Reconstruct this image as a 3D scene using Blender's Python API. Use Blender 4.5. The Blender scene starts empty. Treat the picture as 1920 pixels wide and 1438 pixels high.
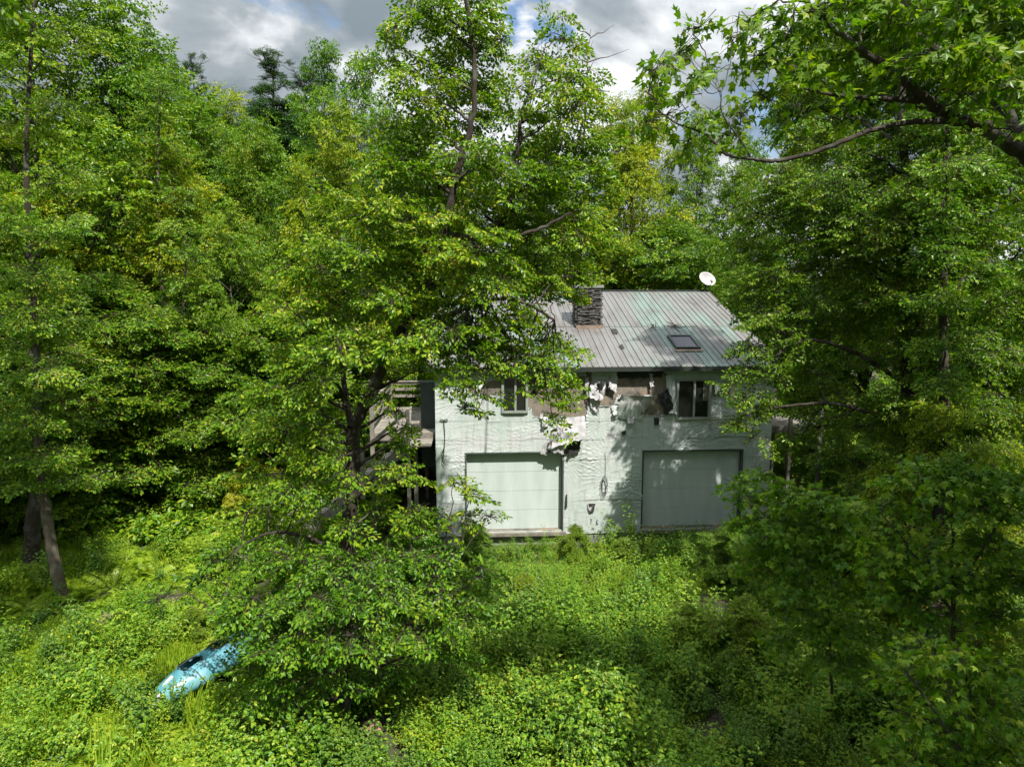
import bpy, math, random
import numpy as np
from math import radians, sin, cos, pi
from mathutils import Vector, Matrix, Euler

S = bpy.context.scene
C = S.collection
RNG = np.random.default_rng(7)
random.seed(7)

# ------------------------------------------------------------------ camera
CAM_Z, PITCH, FPX = 7.1, radians(7.5), 1280.0
cam = bpy.data.cameras.new('camera'); camo = bpy.data.objects.new('camera', cam); C.objects.link(camo)
camo.location = (0, 0, CAM_Z); camo.rotation_euler = (pi/2 - PITCH, 0, 0)
cam.lens = 24; cam.sensor_width = 36; cam.clip_start = 0.1; cam.clip_end = 2000
S.camera = camo

# ------------------------------------------------------------------ light
SUN_EL, SUN_SIDE = radians(55), radians(27)      # sun behind the camera, over its right shoulder
sun_vec = Vector((sin(SUN_SIDE)*cos(SUN_EL), -cos(SUN_SIDE)*cos(SUN_EL), sin(SUN_EL)))
sl = bpy.data.lights.new('sun', 'SUN'); so = bpy.data.objects.new('sun', sl); C.objects.link(so)
sl.energy = 5.0; sl.angle = radians(0.53); sl.color = (1.0, 0.95, 0.86)
so.rotation_euler = sun_vec.to_track_quat('Z', 'Y').to_euler(); so.location = (5, -10, 40)

W = bpy.data.worlds.new("World"); S.world = W; W.use_nodes = True
nt = W.node_tree; nt.nodes.clear()
def N(t, kind, **kw):
    n = t.nodes.new(kind)
    for k, v in kw.items():
        if k in n.inputs.keys() if isinstance(k, str) else False: n.inputs[k].default_value = v
        else: setattr(n, k, v)
    return n
L = nt.links.new
wout = N(nt, 'ShaderNodeOutputWorld'); bg = N(nt, 'ShaderNodeBackground'); bg.inputs['Strength'].default_value = 0.1
sky = N(nt, 'ShaderNodeTexSky'); sky.sky_type = 'NISHITA'; sky.sun_disc = False
sky.sun_elevation = SUN_EL; sky.sun_rotation = pi - SUN_SIDE; sky.air_density = 1.0; sky.dust_density = 0.6
tc = N(nt, 'ShaderNodeTexCoord'); mp = N(nt, 'ShaderNodeMapping'); mp.inputs['Scale'].default_value = (1, 1, 2.0); mp.inputs['Location'].default_value = (3.1, 0.62, 0.12)
n1 = N(nt, 'ShaderNodeTexNoise'); n1.inputs['Scale'].default_value = 3.0; n1.inputs['Detail'].default_value = 9; n1.inputs['Roughness'].default_value = 0.55; n1.inputs['Distortion'].default_value = 0.3
r1 = N(nt, 'ShaderNodeValToRGB'); r1.color_ramp.elements[0].position = 0.31; r1.color_ramp.elements[1].position = 0.37
n2 = N(nt, 'ShaderNodeTexNoise'); n2.inputs['Scale'].default_value = 4.6; n2.inputs['Detail'].default_value = 7; n2.inputs['Roughness'].default_value = 0.5; n2.inputs['Distortion'].default_value = 0.25
r2 = N(nt, 'ShaderNodeValToRGB')
e = r2.color_ramp.elements; e[0].position = 0.40; e[0].color = (2.0, 2.45, 2.8, 1); e[1].position = 0.60; e[1].color = (8.4, 8.6, 8.8, 1)
m = e.new(0.49); m.color = (3.3, 3.7, 4.0, 1)
mx = N(nt, 'ShaderNodeMixRGB')
L(tc.outputs['Generated'], mp.inputs['Vector']); L(mp.outputs['Vector'], n1.inputs['Vector']); L(mp.outputs['Vector'], n2.inputs['Vector'])
L(n1.outputs['Fac'], r1.inputs['Fac']); L(n2.outputs['Fac'], r2.inputs['Fac'])
L(r1.outputs['Color'], mx.inputs['Fac']); L(sky.outputs['Color'], mx.inputs['Color1']); L(r2.outputs['Color'], mx.inputs['Color2'])
sz = N(nt, 'ShaderNodeSeparateXYZ'); L(tc.outputs['Generated'], sz.inputs[0])
def wm(op, a, b, clamp=False):
    n = nt.nodes.new('ShaderNodeMath'); n.operation = op; n.use_clamp = clamp
    for i, x in enumerate((a, b)):
        if isinstance(x, (int, float)): n.inputs[i].default_value = x
        else: L(x, n.inputs[i])
    return n.outputs[0]
gain = wm('ADD', wm('MULTIPLY', wm('MULTIPLY', sz.outputs[2], sz.outputs[2]), 1.6), 0.64)
vs = N(nt, 'ShaderNodeVectorMath'); vs.operation = 'SCALE'; L(r2.outputs['Color'], vs.inputs[0]); L(gain, vs.inputs['Scale']); L(vs.outputs[0], mx.inputs['Color2'])
gd = Vector((0.026, 1.065, 0.437)).normalized()          # a gap of blue between the clouds
dt = N(nt, 'ShaderNodeVectorMath'); dt.operation = 'DOT_PRODUCT'; L(tc.outputs['Generated'], dt.inputs[0]); dt.inputs[1].default_value = gd
n3 = N(nt, 'ShaderNodeTexNoise'); n3.inputs['Scale'].default_value = 14; n3.inputs['Detail'].default_value = 6; L(mp.outputs['Vector'], n3.inputs['Vector'])
gap = wm('MULTIPLY', wm('SUBTRACT', wm('ADD', dt.outputs['Value'], wm('MULTIPLY', wm('SUBTRACT', n3.outputs['Fac'], .5), .012)), .9982), 900.0, True)
L(wm('SUBTRACT', r1.outputs['Color'], gap, True), mx.inputs['Fac'])
L(mx.outputs['Color'], bg.inputs['Color']); L(bg.outputs['Background'], wout.inputs['Surface'])

S.view_settings.view_transform = 'Standard'; S.view_settings.look = 'None'; S.view_settings.exposure = 0.77; S.view_settings.gamma = 1.0
S.render.engine = 'CYCLES'
cy = S.cycles
cy.max_bounces = 6; cy.diffuse_bounces = 4; cy.glossy_bounces = 2; cy.transmission_bounces = 4; cy.transparent_max_bounces = 6
cy.sample_clamp_indirect = 6.0; cy.use_adaptive_sampling = True; cy.adaptive_threshold = 0.02
cy.use_denoising = True; cy.denoiser = 'OPENIMAGEDENOISE'; cy.denoising_input_passes = 'RGB_ALBEDO_NORMAL'; cy.denoising_prefilter = 'ACCURATE'
cy.caustics_reflective = False; cy.caustics_refractive = False

# ------------------------------------------------------------------ pixel -> place
def ray(px, py):
    a = (px-960)/FPX; b = -(py-719)/FPX
    return Vector((a, cos(PITCH)+b*sin(PITCH), b*cos(PITCH)-sin(PITCH)))
def at(px, py, Y):
    d = ray(px, py); t = Y/d.y
    return Vector((d.x*t, Y, CAM_Z+d.z*t))
# the house frame
HYAW = radians(3.5); HW, HH, HD = 10.25, 5.14, 13.6
HO = Vector((-2.27, 20.0, -0.21))
HM = Matrix.Translation(HO) @ Matrix.Rotation(HYAW, 4, 'Z'); HMI = HM.inverted()
def on_plane(px, py, p0, nrm):                      # house-local hit of a pixel ray with a house-local plane
    o = HMI @ Vector((0, 0, CAM_Z)); d = HMI.to_3x3() @ ray(px, py)
    t = (Vector(p0)-o).dot(nrm)/d.dot(nrm); return o+d*t
def wp(px, py, y=0.0):
    h = on_plane(px, py, (0, y, 0), Vector((0, 1, 0))); return (h.x, h.z)

# ------------------------------------------------------------------ terrain
def smooth(a, b, x):
    t = np.clip((x-a)/(b-a), 0, 1); return t*t*(3-2*t)
_lat = np.random.default_rng(3).random((256, 256))
def vnoise(x, y):
    x = np.asarray(x, float); y = np.asarray(y, float)
    xi = np.floor(x).astype(int); yi = np.floor(y).astype(int); fx = x-xi; fy = y-yi
    fx = fx*fx*(3-2*fx); fy = fy*fy*(3-2*fy)
    g = lambda i, j: _lat[i % 256, j % 256]
    return (g(xi, yi)*(1-fx)+g(xi+1, yi)*fx)*(1-fy)+(g(xi, yi+1)*(1-fx)+g(xi+1, yi+1)*fx)*fy
def fbm(x, y, o=4):
    s = 0; a = .5
    for k in range(o): s = s+a*vnoise(x*2**k+17.3*k, y*2**k+5.1*k); a *= .5
    return s
def gz(x, y):
    x = np.asarray(x, float); y = np.asarray(y, float)
    z = -0.55 - 0.6*(1-smooth(8, 19, y)) + 0*x
    z = z + 0.5*(fbm(x*.22+9, y*.22+4, 3)-.45)*(1-smooth(17, 19, y)*(np.abs(x-3) < 9))
    z = z + smooth(-14, -60, x)*7*smooth(15, 60, y)
    z = z + smooth(34, 120, y)*smooth(20, -60, x)*16
    z = z + 1.0*smooth(13, 9, y)*smooth(-2, 6, x)*0
    return z
def ground_hit(px, py):
    d = ray(px, py); t = 1.0; o = Vector((0, 0, CAM_Z))
    while t < 300:
        p = o+d*t
        if p.z < float(gz(p.x, p.y)): return p
        t += .05
    return o+d*t

# ------------------------------------------------------------------ mesh helpers
def np_mesh(name, V, Q, mats=None, smoothed=False, midx=None):
    V = np.ascontiguousarray(V, dtype=np.float32); me = bpy.data.meshes.new(name)
    T = None
    if isinstance(Q, tuple): Q, T = Q
    Q = np.asarray(Q, dtype=np.int32).reshape(-1, 4); nq = len(Q); idx = Q.ravel(); starts = np.arange(nq)*4
    if T is not None and len(T):
        T = np.asarray(T, dtype=np.int32).reshape(-1, 3)
        starts = np.concatenate([starts, nq*4+np.arange(len(T))*3]); idx = np.concatenate([idx, T.ravel()])
    me.vertices.add(len(V)); me.vertices.foreach_set('co', V.ravel())
    me.loops.add(len(idx)); me.loops.foreach_set('vertex_index', idx.astype(np.int32))
    me.polygons.add(len(starts)); me.polygons.foreach_set('loop_start', starts.astype(np.int32))
    if midx is not None: me.polygons.foreach_set('material_index', np.asarray(midx, dtype=np.int32))
    me.polygons.foreach_set('use_smooth', np.full(len(starts), bool(smoothed)))
    for m_ in (mats or []): me.materials.append(m_)
    me.update(calc_edges=True)
    return me
class MB:                                            # collects boxes, tubes, sheets into one mesh
    def __init__(s): s.v = []; s.q = []; s.n = 0
    def add(s, V, Q):
        s.v.append(np.asarray(V, float).reshape(-1, 3)); s.q.append(np.asarray(Q, int).reshape(-1, 4)+s.n); s.n += len(s.v[-1])
    def box(s, x0, x1, y0, y1, z0, z1, M=None):
        V = np.array([(x, y, z) for z in (z0, z1) for y in (y0, y1) for x in (x0, x1)], float)
        if M is not None: V = np.array([M @ Vector(v) for v in V])
        s.add(V, [(0, 2, 3, 1), (4, 5, 7, 6), (0, 1, 5, 4), (2, 6, 7, 3), (0, 4, 6, 2), (1, 3, 7, 5)])
    def beam(s, a, b, w, h, up=(0, 0, 1)):           # box from a to b
        a = Vector(a); b = Vector(b); d = b-a; ln = d.length; d.normalize(); up = Vector(up)
        x = d.cross(up)
        if x.length < 1e-4: x = d.cross(Vector((0, 1, 0)))
        x.normalize(); z = x.cross(d)
        M = Matrix(((x.x, d.x, z.x, a.x), (x.y, d.y, z.y, a.y), (x.z, d.z, z.z, a.z), (0, 0, 0, 1)))
        s.box(-w/2, w/2, 0, ln, -h/2, h/2, M)
    def tube(s, P, R, n=6, cap=True):
        V, Q = tube(P, R, n); s.add(V, Q)
        if cap:
            c = len(s.v[-1]); k = s.n-c
            for off in (0, c-n):
                s.q.append(np.array([[k+off, k+off+i, k+off+i+1, k+off+i+1] for i in range(1, n-1)])[:, :4]) if False else None
    def mesh(s, name, mats, smoothed=False):
        return np_mesh(name, np.concatenate(s.v), np.concatenate(s.q), mats, smoothed)
def tube(P, R, n=6):
    P = np.asarray(P, float); k = len(P); R = np.broadcast_to(np.asarray(R, float), (k,))
    T = np.gradient(P, axis=0); T /= np.linalg.norm(T, axis=1)[:, None]+1e-9
    ref = np.where(np.abs(T[:, 2:3]) > .9, np.array([[1., 0, 0]]), np.array([[0, 0, 1.]]))
    if np.any(np.abs(T[:, 2]) > .8): ref = np.broadcast_to(np.array([[.13, 1., .07]]), T.shape)
    A = np.cross(T, ref); A /= np.linalg.norm(A, axis=1)[:, None]+1e-9; B = np.cross(T, A)
    th = np.arange(n)*2*pi/n
    V = P[:, None]+R[:, None, None]*(np.cos(th)[None, :, None]*A[:, None]+np.sin(th)[None, :, None]*B[:, None])
    i = np.arange(k-1)[:, None]*n; j = np.arange(n)[None]; j2 = (j+1) % n
    Q = np.stack([i+j, i+j2, i+n+j2, i+n+j], -1).reshape(-1, 4)
    return V.reshape(-1, 3), Q
def curve_pts(pts, n, jit=0.0, rng=RNG):             # catmull-rom through pts
    P = np.asarray([tuple(p) for p in pts], float)
    if len(P) == 2: P = np.array([P[0], P[0]*.5+P[1]*.5, P[1]])
    E = np.concatenate([[2*P[0]-P[1]], P, [2*P[-1]-P[-2]]]); out = []
    for t in np.linspace(0, len(P)-1-1e-6, n):
        i = int(t); f = t-i; a, b, c, d = E[i], E[i+1], E[i+2], E[i+3]
        out.append(.5*((2*b)+(-a+c)*f+(2*a-5*b+4*c-d)*f*f+(-a+3*b-3*c+d)*f**3))
    out = np.array(out)
    if jit: out[1:-1] += rng.normal(0, jit, (n-2, 3))
    return out
def link(name, me, parent=None, loc=None, **props):
    o = bpy.data.objects.new(name, me); C.objects.link(o)
    if parent is not None: o.parent = parent
    if loc is not None: o.location = loc
    for k, v in props.items(): o[k] = v
    return o
def thing(name, label, cat, loc=(0, 0, 0), rz=0, group=None):
    o = bpy.data.objects.new(name, None); C.objects.link(o); o.location = loc; o.rotation_euler = (0, 0, rz)
    o['label'] = label; o['category'] = cat
    if group: o['group'] = group
    return o

# ------------------------------------------------------------------ materials
def mat(name):
    m = bpy.data.materials.new(name); m.use_nodes = True; t = m.node_tree
    return m, t, t.nodes['Principled BSDF'], t.nodes['Material Output']
def ramp(t, src, stops):
    r = t.nodes.new('ShaderNodeValToRGB'); el = r.color_ramp.elements
    el[0].position, el[0].color = stops[0][0], (*stops[0][1], 1); el[1].position, el[1].color = stops[-1][0], (*stops[-1][1], 1)
    for p, c in stops[1:-1]: x = el.new(p); x.color = (*c, 1)
    t.links.new(src, r.inputs['Fac']); return r.outputs['Color']
def noise(t, scale, detail=4, rough=.55, vec=None, mapscale=None, dist=0, coord='Object'):
    tcn = t.nodes.new('ShaderNodeTexCoord'); v = tcn.outputs[coord] if vec is None else vec
    if mapscale:
        mpn = t.nodes.new('ShaderNodeMapping'); mpn.inputs['Scale'].default_value = mapscale; t.links.new(v, mpn.inputs['Vector']); v = mpn.outputs['Vector']
    n = t.nodes.new('ShaderNodeTexNoise'); n.inputs['Scale'].default_value = scale; n.inputs['Detail'].default_value = detail
    n.inputs['Roughness'].default_value = rough; n.inputs['Distortion'].default_value = dist
    t.links.new(v, n.inputs['Vector']); return n.outputs['Fac']
def bump(t, bs, src, strength=.4, distance=.02):
    b = t.nodes.new('ShaderNodeBump'); b.inputs['Strength'].default_value = strength; b.inputs['Distance'].default_value = distance
    t.links.new(src, b.inputs['Height']); t.links.new(b.outputs['Normal'], bs.inputs['Normal']); return b
def math_(t, op, a, b):
    n = t.nodes.new('ShaderNodeMath'); n.operation = op
    for i, x in enumerate((a, b)):
        if isinstance(x, (int, float)): n.inputs[i].default_value = x
        else: t.links.new(x, n.inputs[i])
    return n.outputs[0]
def mixc(t, f, a, b, mode='MIX'):
    n = t.nodes.new('ShaderNodeMixRGB'); n.blend_type = mode
    for i, x in enumerate((f, a, b)):
        if isinstance(x, (int, float)): n.inputs[i].default_value = x
        elif isinstance(x, tuple): n.inputs[i].default_value = (*x, 1)
        else: t.links.new(x, n.inputs[i])
    return n.outputs[0]

def leaf_material(name, stops, trans=.34, rough=.40, spec=.30, patch=.8):
    m, t, b, out = mat(name)
    g = t.nodes.new('ShaderNodeNewGeometry'); oi = t.nodes.new('ShaderNodeObjectInfo')
    nz = noise(t, patch, 3, .6, vec=g.outputs['Position'])
    f = math_(t, 'ADD', math_(t, 'MULTIPLY', g.outputs['Random Per Island'], .50), math_(t, 'MULTIPLY', nz, .54))
    f = math_(t, 'ADD', f, math_(t, 'MULTIPLY', oi.outputs['Random'], .10))
    col = ramp(t, f, stops)
    col = mixc(t, 1.0, col, oi.outputs['Color'], 'MULTIPLY')
    t.links.new(col, b.inputs['Base Color']); b.inputs['Roughness'].default_value = rough
    b.inputs['Specular IOR Level'].default_value = spec
    tr = t.nodes.new('ShaderNodeBsdfTranslucent')
    tcol = mixc(t, 1.0, col, (1.45, 1.65, .5), 'MULTIPLY'); t.links.new(tcol, tr.inputs['Color'])
    ms = t.nodes.new('ShaderNodeMixShader'); ms.inputs[0].default_value = trans
    t.links.new(b.outputs[0], ms.inputs[1]); t.links.new(tr.outputs[0], ms.inputs[2]); t.links.new(ms.outputs[0], out.inputs['Surface'])
    return m
G0 = [(.20, (.022, .072, .005)), (.40, (.063, .150, .008)), (.57, (.112, .226, .010)), (.74, (.198, .300, .014)), (.90, (.34, .335, .03)), (1.0, (.33, .21, .05))]
M_beech = leaf_material('beech_leaf', G0)
M_leaf = leaf_material('broad_leaf', G0, patch=.45)
M_maple = leaf_material('maple_leaf', [(.2, (.030, .085, .005)), (.45, (.085, .18, .008)), (.68, (.16, .26, .012)), (.9, (.28, .32, .02))], trans=.45)
M_conifer = leaf_material('conifer_needles', [(.2, (.022, .06, .016)), (.6, (.05, .115, .025)), (.95, (.10, .18, .035))], trans=.15)
M_fern = leaf_material('fern_leaf', [(.2, (.11, .21, .015)), (.55, (.20, .31, .02)), (.9, (.34, .40, .035))], trans=.4, patch=.3)
M_forb = leaf_material('bramble_leaf', [(.2, (.05, .15, .015)), (.46, (.12, .25, .02)), (.68, (.22, .33, .025)), (.88, (.36, .38, .04)), (1.0, (.40, .22, .07))], patch=.3)
def bark_material(name, a, b_, c):
    m, t, b, out = mat(name)
    n = noise(t, 9, 6, .65, mapscale=(1, 1, .25)); n2_ = noise(t, 3.0, 3)
    col = mixc(t, ramp(t, n2_, [(.5, (0, 0, 0)), (.62, (1, 1, 1))]), ramp(t, n, [(.3, a), (.7, b_)]), c)
    t.links.new(col, b.inputs['Base Color']); b.inputs['Roughness'].default_value = .9
    bump(t, b, noise(t, 22, 6, .7, mapscale=(1, 1, .2)), .9, .03); return m
M_bark = bark_material('bark', (.014, .010, .007), (.050, .036, .025), (.075, .072, .058))
M_barklt = bark_material('pale_bark', (.04, .03, .02), (.13, .10, .075), (.11, .115, .09))
M_twig, t_, b_, _ = mat('twig'); b_.inputs['Base Color'].default_value = (.05, .035, .02, 1); b_.inputs['Roughness'].default_value = .85

# ------------------------------------------------------------------ leaves and sprays
def leaf6(L_, w, fold=.18, droop=.15):                # six verts, two quads folded on the midrib
    V = np.array([(0, 0, 0), (.32, .5*w/L_, fold*.45), (.70, .42*w/L_, fold*.3-droop*.4), (1, 0, -droop), (.70, -.42*w/L_, fold*.3-droop*.4), (.32, -.5*w/L_, fold*.45)])*L_
    return V, np.array([(0, 3, 2, 1), (0, 5, 4, 3)])
def leaf4(L_, w, fold=.2, droop=.12):
    V = np.array([(0, 0, 0), (.5, .5*w/L_, fold*.5), (1, 0, -droop), (.5, -.5*w/L_, fold*.5)])*L_
    return V, np.array([(0, 3, 2, 1)])
def leaf_maple(L_):
    tips = [(-100, .42), (-55, .82), (0, 1.0), (55, .82), (100, .42)]
    V = [(0, 0, 0)]
    notch = [(-150, .20), (-78, .34), (-28, .46), (28, .46), (78, .34), (150, .20)]
    for a, r in notch: V.append((.30+r*cos(radians(a))*.75-.12, r*sin(radians(a)), -.06*r))
    for a, r in tips: V.append((.18+r*cos(radians(a))*.82, r*sin(radians(a))*.85, -.20*r*r))
    V = np.array(V)*L_; V[0] = (0.12*L_, 0, .02*L_)
    return V, np.array([(0, 1+i, 7+i, 2+i) for i in range(5)])
def rotm(ax, ay, az):
    return np.array(Euler((ax, ay, az)).to_matrix())
def make_spray(kind, rng, leaf_len=.085, length=.55, nside=5, simple=False, twig=True):
    Vs, Qs, Ms, n = [], [], [], 0
    def put(V, Q, m):
        nonlocal n
        Vs.append(V); Qs.append(Q+n); Ms.append(np.full(len(Q), m)); n += len(V)
    def leaf_at(p, az, scale, down=.25):
        if kind == 'maple': V, Q = leaf_maple(leaf_len*scale)
        elif simple: V, Q = leaf4(leaf_len*scale, leaf_len*scale*.55)
        else: V, Q = leaf6(leaf_len*scale, leaf_len*scale*.5)
        R = rotm(0, 0, az) @ rotm(rng.normal(0, .5), down+rng.normal(0, .40), 0)
        put(V @ R.T+p, Q, 0)
    curve = rng.normal(0, .12)
    def main(t): return np.array([length*t, curve*length*t*t, -.22*length*t*t])
    if twig:
        V, Q = tube([main(t) for t in (0, .5, 1)], [.005, .0035, .001], 3); put(V, Q, 1)
    if kind == 'maple':
        for t in np.linspace(.15, 1, 6):
            p = main(t)
            for s in (-1, 1):
                a = s*rng.uniform(.5, 1.3); pet = rng.uniform(.05, .11)
                q = p+np.array([cos(a)*pet, sin(a)*pet, rng.uniform(-.02, .03)]); leaf_at(q, a, rng.uniform(.7, 1.15), .35)
        leaf_at(main(1), 0, 1.0, .35)
    else:
        for k, t in enumerate(np.linspace(.12, .85, nside*2)):
            s = 1 if k % 2 else -1; p0 = main(t); ln = length*(.50-.30*t)*rng.uniform(.8, 1.15); a = s*rng.uniform(.7, .95)
            d = np.array([cos(a), sin(a), -.10+rng.normal(0, .1)])
            if twig:
                V, Q = tube([p0, p0+d*ln*.5, p0+d*ln+np.array([0, 0, -.02])], [.0028, .002, .001], 3); put(V, Q, 1)
            m_ = max(2, int(ln/(leaf_len*.52)))
            for j in range(m_):
                p = p0+d*ln*(j+1)/m_+np.array([0, 0, -.03*(j/m_)]); leaf_at(p, a+(1 if j % 2 else -1)*rng.uniform(.4, .8), rng.uniform(.75, 1.1))
            leaf_at(p0+d*ln, a, 1.0)
        for j in range(4):
            leaf_at(main(.85+.05*j), (1 if j % 2 else -1)*.5, .9)
    return np.concatenate(Vs), np.concatenate(Qs), np.concatenate(Ms)
SP_BEECH = [make_spray('beech', np.random.default_rng(100+i)) for i in range(6)]
SP_FAR = [make_spray('beech', np.random.default_rng(200+i), .145, .66, 3, True, False) for i in range(6)]
SP_BUSH = [make_spray('beech', np.random.default_rng(600+i), .06, .38, 5, True, True) for i in range(6)]
SP_ROUND = [make_spray('beech', np.random.default_rng(700+i), .12, .58, 4, False, False) for i in range(6)]
SP_CON = [make_spray('beech', np.random.default_rng(500+i), .07, .55, 5, True, False) for i in range(5)]
SP_MID = [make_spray('beech', np.random.default_rng(300+i), .095, .58, 4, True, True) for i in range(6)]
SP_MAPLE = [make_spray('maple', np.random.default_rng(400+i), .102, .44) for i in range(6)]

def place_sprays(sprays, pos, X, Zu, scale, rng, mats, name):
    """copies of the spray templates at pos, x axis X, up hint Zu"""
    X = X/np.linalg.norm(X, axis=1)[:, None]; Yv = np.cross(Zu, X); Yv /= np.linalg.norm(Yv, axis=1)[:, None]+1e-9; Z = np.cross(X, Yv)
    R = np.stack([X, Yv, Z], -1)*scale[:, None, None]
    which = rng.integers(0, len(sprays), len(pos)); Vs, Qs, Ms, n = [], [], [], 0
    for k, (V, Q, M) in enumerate(sprays):
        I = np.where(which == k)[0]
        if not len(I): continue
        W_ = np.einsum('nij,vj->nvi', R[I], V)+pos[I][:, None]
        Qn = Q[None]+(np.arange(len(I))*len(V))[:, None, None]+n
        Vs.append(W_.reshape(-1, 3)); Qs.append(Qn.reshape(-1, 4)); Ms.append(np.tile(M, len(I))); n += W_.shape[0]*W_.shape[1]
    return np_mesh(name, np.concatenate(Vs), np.concatenate(Qs), mats, False, np.concatenate(Ms))

def blob_sprays(blobs, axis_xy, rng, droop=.15, area_k=1.0, smin=.8, smax=1.2, hollow=.25, lay=.3):
    """blobs: (centre, rx, ry, rz, n). Sprays point away from the trunk, lie in loose layers."""
    P, X, Zu, Sc = [], [], [], []
    for c, rx, ry, rz, n in blobs:
        c = np.array(c); n = max(3, int(n*area_k))
        d = rng.normal(size=(n, 3)); d /= np.linalg.norm(d, axis=1)[:, None]; d[:, 2] = d[:, 2]*.75+.12
        r = hollow+(1-hollow)*rng.random(n)**.6
        off = d*r[:, None]*np.array([rx, ry, rz])*.92
        layers = max(1, int(2*rz/.28)); off[:, 2] = (np.round((off[:, 2]/rz)*layers/2)*2/layers)*rz*lay+off[:, 2]*(1-lay)
        p = c+off
        ax = np.array([*axis_xy, 0.]) if len(axis_xy) == 2 else np.array(axis_xy)
        out = p-ax; out[:, 2] = 0; out /= np.linalg.norm(out, axis=1)[:, None]+1e-6
        loc = off.copy(); loc[:, 2] = 0; loc /= np.linalg.norm(loc, axis=1)[:, None]+1e-6
        x = out*.5+loc*.8+rng.normal(0, .28, (n, 3)); x[:, 2] = -droop+rng.normal(0, .34, n)+.1*off[:, 2]/max(rz, .1)
        z = np.array([[0, 0, 1.]])+out*rng.uniform(-.1, .75, (n, 1))+rng.normal(0, .42, (n, 3))
        P.append(p-x*.25); X.append(x); Zu.append(z); Sc.append(rng.uniform(smin, smax, n))
    return np.concatenate(P), np.concatenate(X), np.concatenate(Zu), np.concatenate(Sc)

def gen_tree(name, seed, H, R, base, nclump, nspray, sprays, leafmat, bark, shape='oval', crown_low=.25, r0=None, lean=.3, layer=.68):
    """returns (trunk mesh, crown mesh): tapered trunk, limbs to each clump, leafy clumps"""
    rng = np.random.default_rng(seed); mb = MB(); r0 = r0 or H*.013+.03
    top = np.array([rng.normal(0, lean), rng.normal(0, lean), H*.93])
    tp = curve_pts([(0, 0, -.4), (rng.normal(0, .12), rng.normal(0, .12), H*.25), tuple(top*.55+rng.normal(0, .15, 3)), tuple(top)], 14, .03, rng)
    tr = r0*(1-np.linspace(0, 1, 14)**1.2*.93); tr[0] *= 1.5; tr[1] *= 1.12
    mb.add(*tube(tp, tr, 8))
    blobs = []
    for i in range(nclump):
        h = base+(1-base)*((i+.5)/nclump)**.9*1.0; h = min(h+rng.normal(0, .02), 1.0)
        u = (h-base)/(1-base)
        if shape == 'cone': prof = max(.10, (1-u))*.92+.08
        elif shape == 'column': prof = sin(pi*min(1, u*.85+.12))**.6
        else: prof = max(.18, sin(pi*min(1, u*.80+.20))**.75)
        a = i*2.39996+rng.normal(0, .35); rr = R*prof*(rng.uniform(.45, 1.05) if rng.random() < .8 else rng.uniform(0, .4))
        ti = np.interp(H*h*.92, tp[:, 2], np.arange(14)); tx = np.array([np.interp(ti, np.arange(14), tp[:, k]) for k in range(3)])
        c = np.array([tx[0]+cos(a)*rr, tx[1]+sin(a)*rr, H*h])
        sz = R*(.26+.16*rng.random())*(1.15-.35*u)
        if shape == 'cone': sz = R*.34*prof+.10; c[2] -= .25*rr
        blobs.append((c, sz, sz, sz*layer+.12, nspray*(sz/(R*.34))**1.5))
        hz = max(.15*H, c[2]-rr*(.75 if shape != 'cone' else .05)-.3)
        s = np.array([np.interp(hz, tp[:, 2], tp[:, k]) for k in range(3)]); rad = float(np.interp(hz, tp[:, 2], tr))
        mid = s*.5+c*.5+np.array([0, 0, -.06*rr]); lp = curve_pts([s, mid, c], 7, .035, rng)
        mb.add(*tube(lp, np.linspace(min(rad*.5, .02+.02*rr), .008, 7), 5))
        for _ in range(4):
            q = c+rng.normal(0, .55, 3)*np.array([sz, sz, sz*.5]); mb.add(*tube(curve_pts([lp[4], (lp[4]+q)/2+rng.normal(0, .05, 3), q], 4), [.010, .008, .006, .003], 3))
    P, X, Z, Sc = blob_sprays(blobs, (0, 0), rng, lay=.3)
    if shape == 'cone': Sc = Sc*np.clip((H*1.02-P[:, 2])/H*4.5, .42, 1)
    return mb.mesh(name+'_trunk', [bark], True), place_sprays(sprays, P, X, Z, Sc, rng, [leafmat, M_twig], name+'_crown')

# ------------------------------------------------------------------ ground
def axis(lo, hi, dense_lo, dense_hi, step, n_out):
    a = np.arange(dense_lo, dense_hi+step/2, step)
    l = dense_lo-(np.geomspace(1, dense_lo-lo+1, n_out)-1)[1:][::-1]; r = dense_hi+(np.geomspace(1, hi-dense_hi+1, n_out)-1)[1:]
    return np.concatenate([l, a, r])
gx = axis(-600, 600, -24, 24, .4, 26); gy = axis(-200, 900, 2, 44, .4, 26)
GX, GY = np.meshgrid(gx, gy, indexing='ij'); GZ = gz(GX, GY)
ni, nj = GX.shape; ii, jj = np.meshgrid(np.arange(ni-1), np.arange(nj-1), indexing='ij'); b0 = (ii*nj+jj).ravel()
M_ground, t, b, _ = mat('forest_soil')
t.links.new(ramp(t, noise(t, 1.3, 8, .65), [(.3, (.025, .03, .012)), (.5, (.05, .065, .02)), (.62, (.075, .06, .035)), (.75, (.05, .09, .02))]), b.inputs['Base Color']); b.inputs['Roughness'].default_value = .95
bump(t, b, noise(t, 14, 6, .7), 1.0, .06)
link('ground', np_mesh('ground', np.stack([GX, GY, GZ], -1).reshape(-1, 3), np.stack([b0, b0+nj, b0+nj+1, b0+1], -1), [M_ground], True), kind='structure')

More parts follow.
